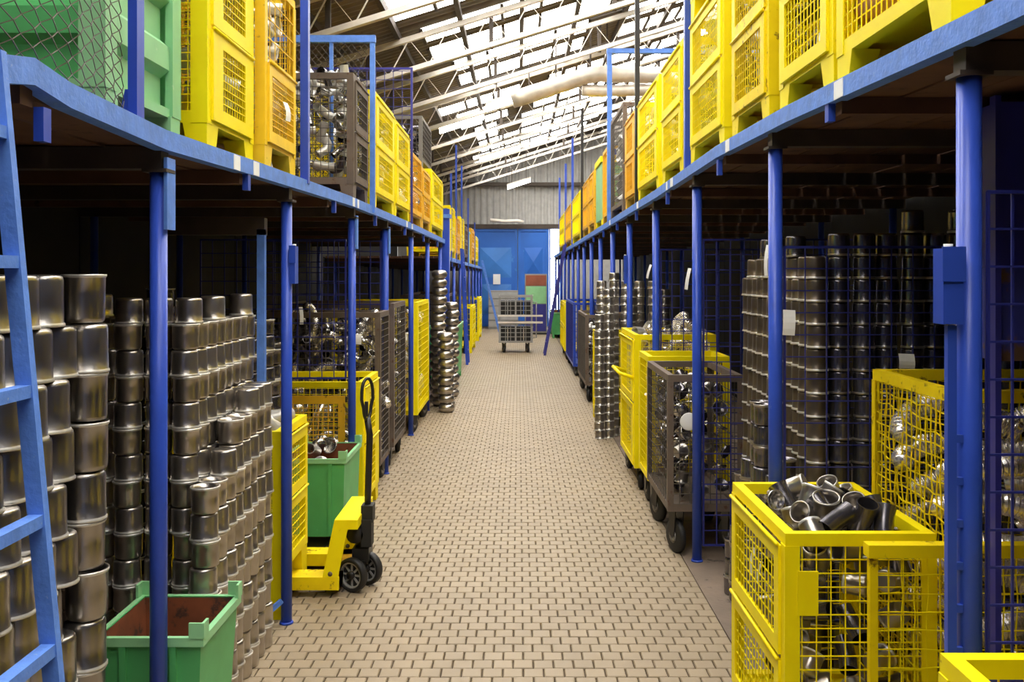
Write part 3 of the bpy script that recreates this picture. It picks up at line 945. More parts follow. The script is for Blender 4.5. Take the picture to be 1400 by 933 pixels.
def cage(label, x0, x1, y0, y1, z0, h, aisle, m='yellow', mw=None, gates=2, pitch=0.05, feet=0.12, margin=0.09, wheels=0, name='mesh_cage', group=None,
         wavy=0.0, th=0.004, cat='cage', posts=0.05, back=True, solid_near=False, plate=None, top=True, nearmesh=True, post_w=0.0):
    mw = mw or m
    cx, cy = (x0 + x1) / 2, (y0 + y1) / 2
    t = thing(name, label, cat, (cx, cy, z0), 0, group)
    a, b, c, d = x0 - cx, x1 - cx, y0 - cy, y1 - cy
    base = feet
    if wheels:
        for (xx, yy) in ((a + 0.07, c + 0.10), (b - 0.07, c + 0.10), (a + 0.07, d - 0.10), (b - 0.07, d - 0.10)):
            castor(t, xx, yy, wheels, feet, ang=R(random.Random(int(cx * 100) + int(yy * 50)).uniform(-25, 25)))
    else:
        for (xx, yy, sx, sy) in ((a, c, 1, 1), (b, c, -1, 1), (a, d, 1, -1), (b, d, -1, -1)):
            f = 0.10
            lo = [(xx, yy), (xx + sx * f * 0.8, yy), (xx + sx * f * 0.8, yy + sy * f * 1.1), (xx, yy + sy * f * 1.1)]
            hi = [(xx, yy), (xx + sx * f, yy), (xx + sx * f, yy + sy * f * 1.5), (xx, yy + sy * f * 1.5)]
            if sx * sy < 0:
                lo, hi = lo[::-1], hi[::-1]
            MB().hexa([(p[0], p[1], 0) for p in lo], [(p[0], p[1], feet) for p in hi]).build('foot', m, t)
    MB().ring((a, c, base), X_, Y_, b - a, d - c, 0.05, 0.05, Z_, 0.05).build('base_frame', m, t)
    MB().box(a + 0.03, b - 0.03, c + 0.03, d - 0.03, base + 0.02, base + 0.03).build('base_plate', plate or m, t)
    for (xx, yy, sx, sy) in ((a, c, 1, 1), (b, c, -1, 1), (a, d, 1, -1), (b, d, -1, -1)):
        l_angle(MB(), xx, yy, sx, sy, base, h - 0.045, posts).build('corner_post', m, t)
    if top:
        MB().ring((a, c, h - 0.045), X_, Y_, b - a, d - c, 0.04, 0.04, Z_, 0.045).build('top_frame', m, t)
    zb, zt = base + 0.05, h - 0.045
    s = int(abs(cx) * 100 + cy * 10)
    if nearmesh:
        MB().wires((a + 0.01, c + 0.008, zb), X_, Z_, b - a - 0.02, zt - zb, pitch, pitch, th, wavy, s).build('wire_panel', mw, t, kind='stuff')
    MB().wires((a + 0.01, d - 0.008, zb), X_, Z_, b - a - 0.02, zt - zb, pitch, pitch, th, wavy, s + 1).build('wire_panel', mw, t, kind='stuff')
    xf = b - 0.004 if aisle > 0 else a + 0.004
    xk = a + 0.008 if aisle > 0 else b - 0.008
    if back:
        MB().wires((xk, c + 0.01, zb), Y_, Z_, d - c - 0.02, zt - zb, pitch * 1.5, pitch * 1.5, th, 0, s).build('wire_panel', mw, t, kind='stuff')
    if gates == 0:
        MB().wires((xf, c + 0.01, zb), Y_, Z_, d - c - 0.02, zt - zb, pitch, pitch, th, wavy, s + 2).build('wire_panel', mw, t, kind='stuff')
    else:
        hh = (zt - zb) / 2
        x_out = b + 0.002 if aisle > 0 else a - 0.014
        for g in range(gates):
            zz = zb - 0.03 + g * (hh + 0.02)
            gh = hh + 0.0
            y_in, yl = c + 0.045, d - c - 0.09
            gt = MB().ring((x_out, y_in, zz), Y_, Z_, yl, gh, margin, 0.055, X_, 0.012).build('gate', m, t)
            MB().wires((x_out + 0.006, y_in + margin, zz + 0.055), Y_, Z_, yl - 2 * margin, gh - 0.11, pitch, pitch, th).build('gate_wires', mw, gt, kind='stuff')
            MB().tube((x_out + (0.014 if aisle > 0 else -0.004), y_in, zz + gh + 0.004), (x_out + (0.014 if aisle > 0 else -0.004), y_in + yl, zz + gh + 0.004), 0.008, 6).build('hinge_rod', m, gt)
        if gates == 1:
            MB().wires((xf, c + 0.01, zb + hh), Y_, Z_, d - c - 0.02, hh, 0.1, 0.1, th).build('wire_panel', mw, t, kind='stuff')
    return t


def fill(x0, x1, y0, y1, z0, z1, kinds, n, label, group, seed, aisle, cell=0.13, cat='pipe', top=True, name='steel_pipe', heap=0.0, scale=1.0):
    """lay pieces cell by cell on the sides of the cage one can look into"""
    rr = random.Random(seed)
    nx, ny, nz = max(1, int((x1 - x0) / cell)), max(1, int((y1 - y0) / cell)), max(1, int((z1 - z0) / cell))
    cells = []
    for i in range(nx):
        for j in range(ny):
            for k in range(nz):
                face = (i == nx - 1 if aisle > 0 else i == 0) or j == 0 or (top and k == nz - 1)
                if face:
                    cells.append((i, j, k))
    rr.shuffle(cells)
    cells.sort(key=lambda q: 0)
    for (i, j, k) in cells[:n]:
        p = (x0 + (i + 0.5) * (x1 - x0) / nx + rr.uniform(-.02, .02), y0 + (j + 0.5) * (y1 - y0) / ny + rr.uniform(-.02, .02),
             z0 + (k + 0.5) * (z1 - z0) / nz + rr.uniform(-.02, .02) + (heap * (1 - abs(2 * (j + .5) / ny - 1)) if k == nz - 1 else 0))
        kk = rr.choice(kinds)
        where = ', %s %s' % (('near', 'middle', 'far')[min(2, 3 * j // ny)], ('lower', 'middle', 'upper')[min(2, 3 * k // nz)])
        put(KIND_NAME.get(kk, name), kk, p, (rr.uniform(0, 6.28), rr.uniform(0, 6.28), rr.uniform(0, 6.28)), label + where, cat, group, rr.uniform(0.92, 1.08) * scale * min(1.0, cell / 0.15))


# ---- left deck, upper storage
ZL = lambda y: lerpf(FL, y) - 0.012
ZR = lambda y: lerpf(FR, y) - 0.012
ZB = lambda y: lerpf(FB, y) - 0.012
# pale green ribbed container
gx0, gx1, gy0, gy1 = -2.65, -1.357, 3.12, 3.81
gz = ZL(3.8) + 0.002
t = thing('steel_container', 'pale green ribbed steel container on left deck behind the netting', 'container', ((gx0 + gx1) / 2, (gy0 + gy1) / 2, gz))
a, b, c, d = gx0 - (gx0 + gx1) / 2, gx1 - (gx0 + gx1) / 2, gy0 - (gy0 + gy1) / 2, gy1 - (gy0 + gy1) / 2
for (xx, yy) in ((a, c), (b - 0.10, c), (a, d - 0.10), (b - 0.10, d - 0.10)):
    MB().box(xx, xx + 0.10, yy, yy + 0.10, 0, 0.12).build('foot', 'palegreen', t)
MB().box(a + 0.01, b - 0.01, c + 0.01, d - 0.01, 0.115, 0.15).build('bottom', 'palegreen', t)
for (xx, yy, sx, sy) in ((a, c, 1, 1), (b, c, -1, 1), (a, d, 1, -1), (b, d, -1, -1)):
    l_angle(MB(), xx, yy, sx, sy, 0.12, 1.25, 0.09, 0.03).build('corner_post', 'palegreen', t)


def rib_panel(u0, u1, fixed, axis, out):
    prof = []
    zz = 0.15
    while zz < 1.22:
        prof += [(0, zz), (0, zz + 0.12), (0.035, zz + 0.15), (0.035, zz + 0.24)]
        zz += 0.27
    prof.append((0, min(zz, 1.25)))
    vs_, fs = [], []
    for (o_, z_) in prof:
        for u in (u0, u1):
            vs_.append((fixed + out * o_, u, z_) if axis == 'x' else (u, fixed + out * o_, z_))
    for i in range(len(prof) - 1):
        fs.append((2 * i, 2 * i + 1, 2 * i + 3, 2 * i + 2))
    return MB().add(vs_, fs)


rib_panel(c + 0.09, d - 0.09, b - 0.045, 'x', 1).build('side_panel', 'palegreen', t)  # sides take the paler green, lit look put into the colour
rib_panel(c + 0.09, d - 0.09, a + 0.045, 'x', -1).build('side_panel', 'palegreen', t)
rib_panel(a + 0.09, b - 0.09, c + 0.045, 'y', -1).build('end_panel', 'green', t)  # ends take the darker green, shade put into the colour
rib_panel(a + 0.09, b - 0.09, d - 0.045, 'y', 1).build('end_panel', 'green', t)
MB().ring((a, c, 1.25), X_, Y_, b - a, d - c, 0.06, 0.06, Z_, 0.06).build('top_frame', 'palegreen', t)

cage('bright yellow mesh cage on left deck beside the pale green container', -2.05, -1.285, 3.92, 4.60, ZL(4.3), 0.97, 1, pitch=0.035, margin=0.13, posts=0.07)
fill(-1.75, -1.33, 4.02, 4.55, ZL(4.3) + 0.2, ZL(4.3) + 0.9, ['stub', 'elbow_white', 'cone'], 26, 'bright pipe piece in the yellow cage next to the pale green container', 'pipes in the first left deck cage', 21, 1)
cage('yellow mesh cage stacked uppermost on left deck by the container', -2.05, -1.285, 3.92, 4.60, ZL(4.3) + 0.975, 0.97, 1, pitch=0.04, margin=0.13, posts=0.07)
cage('orange-yellow cage on left deck, lower flap only, pipes heaped above', -2.0, -1.245, 4.66, 5.30, ZL(5.0), 1.0, 1, 'amber', gates=1, pitch=0.03, margin=0.05, top=True)
fill(-1.7, -1.29, 4.72, 5.25, ZL(5) + 0.2, ZL(5) + 1.15, ['stub', 'cone', 'elbow_white'], 44, 'bright cone pipe heaped in the orange cage with one flap', 'pipes in the orange left deck cage', 22, 1, cell=0.12)
cage('rusty brown wire cage on left deck under the blue divider frame', -1.95, -1.23, 7.07, 7.74, ZL(7.4), 0.95, 1, 'brown', 'darkwire', gates=2, pitch=0.06, margin=0.05, th=0.005)
fill(-1.92, -1.28, 7.12, 7.7, ZL(7.4) + 0.2, ZL(7.4) + 1.0, ['elbow', 'elbow_white', 'elbow_dark', 'elbow_white', 'stub'], 150, 'curved pipe end in the rusty brown cage on left deck', 'pipes in the rusty brown cage', 23, 1, cell=0.118, heap=0.03)
cage('clean yellow double-flap cage just past the blue divider, left deck', -2.1, -1.215, 8.0, 9.25, ZL(8.6), 1.0, 1, pitch=0.06, margin=0.14)
cage('clean yellow double-flap cage, second past the blue divider, left deck', -2.1, -1.215, 9.33, 10.55, ZL(10), 0.97, 1, pitch=0.06, margin=0.16)
for (ya, yb, zz) in ((8.0, 9.25, ZL(8.6)), (9.33, 10.55, ZL(10))):
    fill(-1.8, -1.26, ya + 0.06, yb - 0.06, zz + 0.2, zz + 0.85, ['elbow_dark', 'stub', 'elbow_white'], 30, 'pale pipe end in the clean yellow cages of the left deck', 'pipes in clean yellow cages', 24, 1, cell=0.16)
cage('rust-streaked orange cage on left deck, before the dark wire cage', -2.0, -1.225, 10.75, 12.0, ZL(11.3), 0.85, 1, 'orange', pitch=0.07, gates=1, margin=0.06)
cage('small orange cage on left deck between rusted and yellow cages', -2.0, -1.225, 12.06, 13.1, ZL(12.5), 0.80, 1, 'orange', pitch=0.07, margin=0.08)
cage('yellow cage with solid lower flap at the end of left deck', -2.0, -1.225, 13.3, 15.3, ZL(14.3), 0.92, 1, 'yellow', pitch=0.08, margin=0.3)
fill(-1.8, -1.27, 10.8, 13.0, ZL(11.3) + 0.2, ZL(11.3) + 0.8, ['elbow', 'bellows'], 22, 'pipe in the orange cages of the left deck', 'pipes in orange cages', 25, 1, cell=0.2)
cage('tall dark grey wire cage standing behind on left deck', -2.15, -1.36, 15.0 - 1.6, 15.0 - 0.2, ZL(14.3) + 0.925, 0.75, 1, 'greyframe', 'darkwire', gates=0, pitch=0.07, th=0.006)
fill(-2.1, -1.42, 13.5, 14.7, ZL(14.3) + 1.1, ZL(14.3) + 1.6, ['elbow_dark', 'disc_dark'], 34, 'dark pipe in the tall grey wire cage on left deck', 'pipes in the grey wire cage', 26, 1, cell=0.15)
# far left lower deck: small cages in a row
LB = ['yellow cage first on the far left deck, beside the blue column', 'orange cage on far left deck, next after the first yellow one', 'yellow cage in the middle of the far left deck', 'rusty cage on far left deck before the turquoise box',
      'orange cage on far left deck after the turquoise box', 'yellow cage last on the far left deck near the door']
for i, (ya, yb, m_) in enumerate(((17.0, 18.2, 'yellow'), (18.4, 19.8, 'orange'), (20.0, 21.3, 'yellow'), (21.5, 22.8, 'brown'), (24.6, 26.2, 'orange'), (26.6, 28.6, 'yellow'))):
    cage(LB[i], -2.0, -1.225, ya, yb, ZB((ya + yb) / 2), 0.95 if i % 2 == 0 else 0.85, 1, m_, pitch=0.1, th=0.007, margin=0.15)
t = thing('storage_box', 'turquoise sheet box on far left deck between rusty and orange cages', 'box', (-1.6, 23.6, ZB(23.6)))
M['turq'] = mat('turquoise_paint', (110, 190, 190), 0.5)
MB().box(-0.36, 0.36, -0.5, 0.5, 0, 0.75).build('box_body', 'turq', t)
MB().box(-0.38, 0.38, -0.52, 0.52, 0.75, 0.8).build('lid', 'turq', t)

# ---- right deck, upper storage
RU = [(2.55, 3.46, 'yellow', 0, 0.06, 'nearest yellow cage on right deck, filled with brown paper'),
      (3.5, 4.22, 'yellow', 2, 0.07, 'yellow cage second on right deck, bundled wire seen through its flap'),
      (4.40, 5.16, 'yellow_worn', 2, 0.07, 'worn yellow cage with dented lower flap, third on right deck'),
      (5.36, 6.40, 'yellow', 2, 0.08, 'bright yellow cage right before the tall blue deck post'),
      (6.70, 7.66, 'yellow', 2, 0.08, 'yellow cage just past the tall blue deck post'),
      (7.86, 9.2, 'yellow', 2, 0.13, 'yellow cage with wide solid flaps before the black pole'),
      (9.4, 10.3, 'orange', 2, 0.15, 'orange-yellow cage just past the black pole on right deck')]
for i, (ya, yb, m_, g, mg, lab) in enumerate(RU):
    zz = ZR((ya + yb) / 2) + 0.004
    cage(lab, 1.16, 1.98, ya, yb, zz, 0.98, -1, m_, gates=g, margin=mg, pitch=0.045 if i < 5 else 0.06, posts=0.07)
    if i in (2, 3):
        cage('yellow cage stacked on top of the ' + ('worn third one' if i == 2 else 'one before the blue post'), 1.16, 1.98, ya, yb, zz + 0.985, 0.98, -1, m_, gates=g, margin=mg, pitch=0.06, posts=0.07)
cage('yellow cage stacked on top of the second one on right deck', 1.16, 1.98, 3.5, 4.28, ZR(3.9) + 0.99, 0.98, -1, 'yellow', gates=2, margin=0.12, pitch=0.06)
# brown wrapped bundles in the nearest one
for k in range(4):
    rr = random.Random(40 + k)
    pr = [(0.001, -0.2)] + [(0.09 * rr.uniform(0.85, 1.1), -0.2 + 0.4 * i / 8) for i in range(9)] + [(0.001, 0.2)]
    o = MB().lathe(pr, 12, axis='y').build('paper_bundle', 'cardboard', None, (1.30, 2.83 + (k % 2) * 0.42, ZR(3) + 0.30 + (k // 2) * 0.19))
    tag(o, 'brown paper bundle in the nearest cage on right deck', 'bundle', 'paper bundles')
for i, (ya, yb) in enumerate(((3.5, 4.28), (4.36, 5.22), (5.3, 6.42), (6.66, 7.72))):
    zz = ZR((ya + yb) / 2)
    fill(1.22, 1.7, ya + 0.06, yb - 0.06, zz + 0.2, zz + 0.9, ['elbow_dark', 'stub', 'elbow_white', 'stub_dark'], 34, 'bright pipe piece in the near yellow cages of right deck', 'pipes in near right deck cages', 50 + i, -1, cell=0.15)
for i, (ya, yb, zo) in enumerate(((7.8, 9.2, 0), (9.4, 10.3, 0), (3.5, 4.28, 0.985), (4.36, 5.22, 0.99), (5.3, 6.42, 0.99))):
    zz = ZR((ya + yb) / 2) + zo
    fill(1.22, 1.7, ya + 0.08, yb - 0.08, zz + 0.2, zz + 0.88, ['elbow_dark', 'elbow_white', 'stub_dark'], 26, 'pipe piece in ' + ('cage with wide flaps', 'orange-yellow cage past black pole', 'cage stacked on second right deck cage', 'cage stacked on worn third one', 'upper cage before blue post')[i], 'pipes in more right deck cages', 70 + i, -1, cell=0.16)
cage('brown wire cage of white fittings beside the blue gantry frame', 1.16, 1.9, 10.55, 11.95, ZR(11.2) + 0.004, 1.25, -1, 'brown', 'darkwire', gates=0, pitch=0.08, th=0.005)
fill(1.2, 1.8, 10.6, 11.9, ZR(11.2) + 0.2, ZR(11.2) + 1.05, ['elbow_white', 'stub', 'cone'], 60, 'white pipe fitting in the wire cage by the blue gantry frame', 'white fittings on right deck', 55, -1, cell=0.14)
cage('orange cage right behind the blue gantry frame', 1.16, 1.9, 12.35, 13.1, ZR(12.7) + 0.004, 1.02, -1, 'orange', gates=0, pitch=0.08)
t = thing('steel_container', 'light green sheet container with yellow rim on right deck', 'container', (1.5, 13.75, ZR(13.7) + 0.004))
MB().box(-0.34, 0.34, -0.5, 0.5, 0.12, 0.92).build('box_body', 'palegreen', t)
MB().ring((-0.36, -0.52, 0.92), X_, Y_, 0.72, 1.04, 0.06, 0.06, Z_, 0.08).build('rim', 'yellow', t)
for (xx, yy) in ((-0.34, -0.5), (0.24, -0.5), (-0.34, 0.4), (0.24, 0.4)):
    MB().box(xx, xx + 0.1, yy, yy + 0.1, 0, 0.12).build('foot', 'yellow', t)
RF = [(14.4, 15.5, 'orange', 'orange cage right after the light green container'), (15.6, 16.9, 'orange', 'second orange cage after the light green container'), (17.7, 20.2, 'yellow', 'yellow cage after the dark pole, far on right deck'),
      (20.7, 23.2, 'orange', 'orange cage second farthest on right deck'), (23.8, 26.5, 'yellow', 'yellow cage farthest on right deck near the door')]
for (ya, yb, m_, lab) in RF:
    cage(lab, 1.15, 1.9, ya, yb, ZR((ya + yb) / 2) + 0.01, 0.95, -1, m_, pitch=0.1, th=0.007, margin=0.2)

# ---- right side, ground level
cage('open yellow cage heaped with cups in the right foreground', 0.965, 1.51, 3.44, 4.29, 0.0, 0.955, -1, 'yellow', gates=2, pitch=0.05, margin=0.06, posts=0.055, feet=0.06)
MB_ = MB().box(0.0, 0.075, -0.004, 0.004, 0.0, 0.16)
lat = MB_.build('latch_plate', 'yellow', bpy.data.objects['mesh_cage.%03d' % 0] if False else [o for o in bpy.data.objects if o.get('label', '').startswith('open yellow cage heaped')][0])
lat.location = (-0.23, -0.428, 0.66)
lab, grp = 'plain steel pipe cup heaped in the open foreground cage', 'cups heaped in the foreground cage'
fill(1.05, 1.46, 3.53, 4.22, 0.12, 0.80, ['stub_dark', 'cup', 'cup', 'elbow_dark'], 95, lab, grp, 60, -1, cell=0.125, name='pipe_cup', cat='cup', top=False, scale=0.95)
rr = random.Random(78)
ZONE = ('near', 'middle', 'far')
for lay, (ni, nj, zz, ins) in enumerate(((4, 6, 0.86, 0.0), (4, 5, 0.945, 0.02), (2, 3, 1.02, 0.12))):
    for i in range(ni):
        for j in range(nj):
            x = 1.05 + ins + (i + 0.5) * (0.41 - 2 * ins) / ni + rr.uniform(-.015, .015)
            y = 3.52 + ins + (j + 0.5) * (0.70 - 2 * ins) / nj + rr.uniform(-.015, .015)
            k = rr.choice(['tubecup', 'cup', 'tubecup', 'tubecup', 'stub_dark'])
            # mouths mostly turned up and towards the aisle
            rot = Euler((rr.uniform(1.7, 3.6), rr.uniform(-.7, .7), rr.uniform(0, 6.28)))
            put('pipe_cup', k, (x, y, zz + rr.uniform(-.015, .02)), rot, 'open steel cup heaped %s on the foreground cage, %s end, %s' % (('below', 'high', 'topmost')[lay], ZONE[min(2, 3 * j // nj)], ('aisle side' if i < ni / 2 else 'wall side')), 'cup', grp, 0.88)
for (px, py, yy) in ((1027, 690, 4.1), (1058, 684, 3.95), (1064, 730, 3.66), (1040, 716, 3.9)):
    put('dished_disc', 'disc', (max(1.02, PX(px, yy)), yy, PZ(py, yy)), (R(80), 0, R(20)), 'bright round lid lying among the cups of the foreground cage', 'lid', 'bright lids', 0.62)
cage('tall yellow cage with crumpled wire, full of bellows, right foreground', 1.56, 2.4, 3.42, 4.19, 0.0, 1.475, -1, 'yellow_worn', 'yellow_worn', gates=0, pitch=0.045, wavy=0.009, th=0.0045, posts=0.035, nearmesh=False)
rr = random.Random(80)
for k in range(8):
    for j in range(2):
        for i in range(2):
            put('bellows_pipe', 'bellows', (1.75 + i * 0.37 + rr.uniform(-.03, .03), 3.56 + j * 0.34 + rr.uniform(-.02, .02), 0.26 + k * 0.15), (R(60) + rr.uniform(-.25, .25), rr.uniform(-.2, .2), rr.choice([0, pi]) + rr.uniform(-.6, .6)),
                'shiny bellows pipe in the tall crumpled cage, %s layer, %s %s' % (COLN[7 - k] if k < 7 else 'top', 'near' if j == 0 else 'far', 'left' if i == 0 else 'right'), 'pipe', 'bellows pipes', 1.08)
t = thing('mesh_gate', 'flat yellow wire gate with dirty rim behind the nearest right post', 'gate', (1.62, 3.36, 0))
MB().ring((-0.385, -0.02, 0.02), X_, Z_, 0.95, 0.92, 0.028, 0.028, Y_, 0.03).build('gate_frame', 'yellow_worn', t)
MB().box(-0.395, 0.575, -0.035, 0.02, 0.90, 0.945).build('top_rim', 'yellow_worn', t)
MB().box(-0.07, -0.035, -0.018, 0.008, 0.05, 0.90).build('mullion', 'yellow_worn', t)
MB().box(-0.37, -0.33, -0.035, 0.03, 0.0, 0.03).build('foot', 'yellow', t)
MB().box(0.50, 0.54, -0.035, 0.03, 0.0, 0.03).build('foot', 'yellow', t)
MB().wires((-0.36, -0.01, 0.05), X_, Z_, 0.90, 0.85, 0.045, 0.065, 0.0035, 0.004, 5).build('gate_wires', 'yellow', t, kind='stuff')
cage('yellow cage corner at the lower right edge of the photo', 0.975, 1.72, 1.55, 2.2, 0.0, 1.02, -1, 'yellow', gates=0, pitch=0.06, wavy=0.004, posts=0.045)
# navy sheet cabinet at the right edge
t = thing('sheet_cabinet', 'navy sheet metal cabinet behind the wire screen, peeling below', 'cabinet', (2.25, 4.05 - 0.55, 1.5))
MB().box(-0.62, 0.6, -0.28, 0.0, 0.42, 0.98).build('upper_panel', 'navy', t)
MB().box(-0.62, 0.6, -0.27, 0.0, 0.10, 0.418).build('lower_panel', 'navy_rust', t)
MB().box(-0.64, -0.62, -0.29, -0.25, -1.5, 1.0).build('side_stile', 'navy', t)
MB().box(0.6, 0.62, -0.29, -0.25, -1.5, 1.0).build('side_stile', 'navy', t)

# roll cages on the right
cage('dark roll cage on black castors by the third right post', 1.0, 1.50, 6.36, 7.38, 0.0, 1.215, -1, 'brown', 'darkwire', gates=0, pitch=0.07, feet=0.30, wheels=0.115, th=0.005, posts=0.04, name='roll_cage', plate='brown')
fill(1.05, 1.45, 6.40, 7.3, 0.38, 1.15, ['disc_dark', 'disc', 'shell', 'cup', 'disc_dark'], 84, 'dark lid or cup piled in the dark roll cage', 'lids in the dark roll cage', 64, -1, cell=0.11, name='loose_cup', cat='lid')
tag(MB().lathe([(0.001, 0.002), (0.055, 0.002), (0.06, 0.0), (0.001, -0.002)], 20, axis='y').build('white_disc', 'paper', None, (PX(942, 6.33), 6.335, PZ(577, 6.33))), 'round white lid hung on the dark roll cage front', 'lid')
cage('yellow roll cage directly behind the dark roll cage', 1.02, 1.66, 7.48, 8.04, 0.0, 1.24, -1, 'yellow', gates=0, pitch=0.06, feet=0.26, wheels=0.10, posts=0.06, name='roll_cage', plate='wood')
fill(1.1, 1.6, 7.52, 8.0, 0.34, 1.1, ['disc', 'elbow'], 34, 'shiny lid in the yellow roll cage behind the dark one', 'lids in the yellow roll cage', 65, -1, cell=0.15, name='loose_cup', cat='lid')
cage('tall yellow roll cage with push handle by the fourth right post', 1.01, 1.72, 8.26, 9.35, 0.0, 1.36, -1, 'yellow', gates=2, pitch=0.06, feet=0.2, wheels=0.08, posts=0.06, name='roll_cage', margin=0.12)
rc = [o for o in bpy.data.objects if o.get('label', '').startswith('tall yellow roll cage with push')][0]
MB().sweep([(-0.36, -0.50, 0.98), (-0.48, -0.50, 1.02), (-0.48, 0.1, 1.02), (-0.36, 0.1, 0.98)], 0.016, 8).build('push_handle', 'yellow', rc)
fill(1.1, 1.68, 8.3, 9.3, 0.3, 1.4, ['elbow_white', 'elbow', 'bellows'], 40, 'bright pipe in the tall yellow roll cage with handle', 'pipes in the tall yellow roll cage', 66, -1, cell=0.17)
cage('narrow yellow cage between can columns and dark cage, far right', 0.985, 1.6, 11.75, 12.6, 0.0, 1.15, -1, 'yellow', gates=0, pitch=0.08, posts=0.06)
cage('dark wire trolley on castors past the can columns', 0.98, 1.6, 13.9, 15.7, 0.0, 1.28, -1, 'brown', 'darkwire', gates=0, pitch=0.08, feet=0.25, wheels=0.11, th=0.007, name='roll_cage')
fill(1.03, 1.5, 14.0, 15.6, 0.32, 1.2, ['elbow_dark', 'elbow_white', 'disc_dark'], 40, 'pipe in the dark wire trolley past the can columns', 'pipes in the dark trolley', 67, -1, cell=0.18)
cage('blue wire trolley far down the right side', 1.0, 1.6, 17.4, 20.0, 0.0, 1.35, -1, 'blue', 'bluewire', gates=0, pitch=0.12, feet=0.18, wheels=0.08, th=0.009, name='roll_cage')
cage('yellow trolley on castors far down the right side', 1.0, 1.6, 20.6, 22.6, 0.0, 1.25, -1, 'yellow', gates=2, pitch=0.1, feet=0.2, wheels=0.09, th=0.008, name='roll_cage')

# ---- left side, ground level
cage('narrow yellow mesh cage over the pallet truck fork', -1.95, -1.30, 5.2, 5.84, 0.0, 1.03, 1, 'yellow', gates=2, pitch=0.045, margin=0.05, feet=0.24, posts=0.05)
fill(-1.9, -1.36, 5.4, 5.8, 0.95, 1.12, ['stub', 'elbow_white', 'cone'], 12, 'bright pipe end heaped on the narrow yellow cage', 'pipes on the narrow yellow cage', 69, 1, cell=0.13)
cage('yellow cage with orange flap behind the green tub', -1.98, -1.19, 7.26, 8.05, 0.0, 1.065, 1, 'yellow', gates=2, pitch=0.05, margin=0.2, posts=0.06, nearmesh=False)
oc = [o for o in bpy.data.objects if o.get('label', '').startswith('yellow cage with orange flap')][0]
g_ = MB().ring((-0.30, -0.405, 0.40), X_, Z_, 0.56, 0.56, 0.05, 0.06, Y_, 0.012).build('front_flap', 'orange', oc)
MB().wires((-0.25, -0.398, 0.46), X_, Z_, 0.46, 0.44, 0.04, 0.035, 0.005).build('flap_wires', 'orange', g_, kind='stuff')
fill(-1.9, -1.25, 7.35, 8.0, 0.2, 0.9, ['elbow', 'disc'], 20, 'pipe piece inside the cage with the orange flap', 'pipes in the orange flap cage', 70, 1, cell=0.2)
cage('dark grey roll cage of bent pipes by the fourth left post', -2.35, -1.215, 8.35, 8.92, 0.0, 1.55, 1, 'brown', 'darkwire', gates=0, pitch=0.06, feet=0.2, wheels=0.075, th=0.005, name='roll_cage')
fill(-2.3, -1.28, 8.4, 8.88, 0.28, 1.5, ['elbow', 'elbow_dark', 'bellows', 'elbow_dark'], 80, 'bent pipe in the dark grey roll cage on the left', 'pipes in the dark grey roll cage', 71, 1, cell=0.15)
cage('dark wire roll cage just past the doubled left post', -2.3, -1.215, 9.25, 10.2, 0.0, 1.6, 1, 'brown', 'darkwire', gates=0, pitch=0.07, feet=0.2, wheels=0.075, th=0.005, name='roll_cage')
fill(-1.8, -1.28, 9.3, 10.15, 0.28, 1.5, ['elbow', 'elbow_white', 'elbow_dark'], 50, 'bent pipe in the roll cage past the doubled left post', 'pipes past the doubled post', 72, 1, cell=0.17)
cage('tall yellow roll cage of shiny elbows on the left', -2.2, -1.19, 11.2, 12.6, 0.0, 1.55, 1, 'yellow', gates=0, pitch=0.08, feet=0.22, wheels=0.10, th=0.005, posts=0.09, name='roll_cage')
fill(-1.9, -1.25, 11.25, 12.5, 0.32, 1.45, ['elbow', 'elbow_white', 'bellows'], 70, 'shiny elbow pipe in the tall yellow roll cage, left', 'pipes in the tall yellow roll cage, left', 73, 1, cell=0.2)
cage('first yellow trolley cage far down the left side', -2.0, -1.1, 22.4, 24.2, 0.0, 1.1, 1, 'yellow', pitch=0.12, th=0.008, margin=0.2)
cage('second yellow trolley cage far down the left side', -2.0, -1.1, 26.4, 28.2, 0.0, 1.2, 1, 'yellow', pitch=0.12, th=0.008, margin=0.25)
cage('dark wire cage far left beyond the blue column', -2.1, -1.3, 16.9, 20, 0.0, 1.5, 1, 'brown', 'darkwire', gates=0, pitch=0.12, th=0.008)


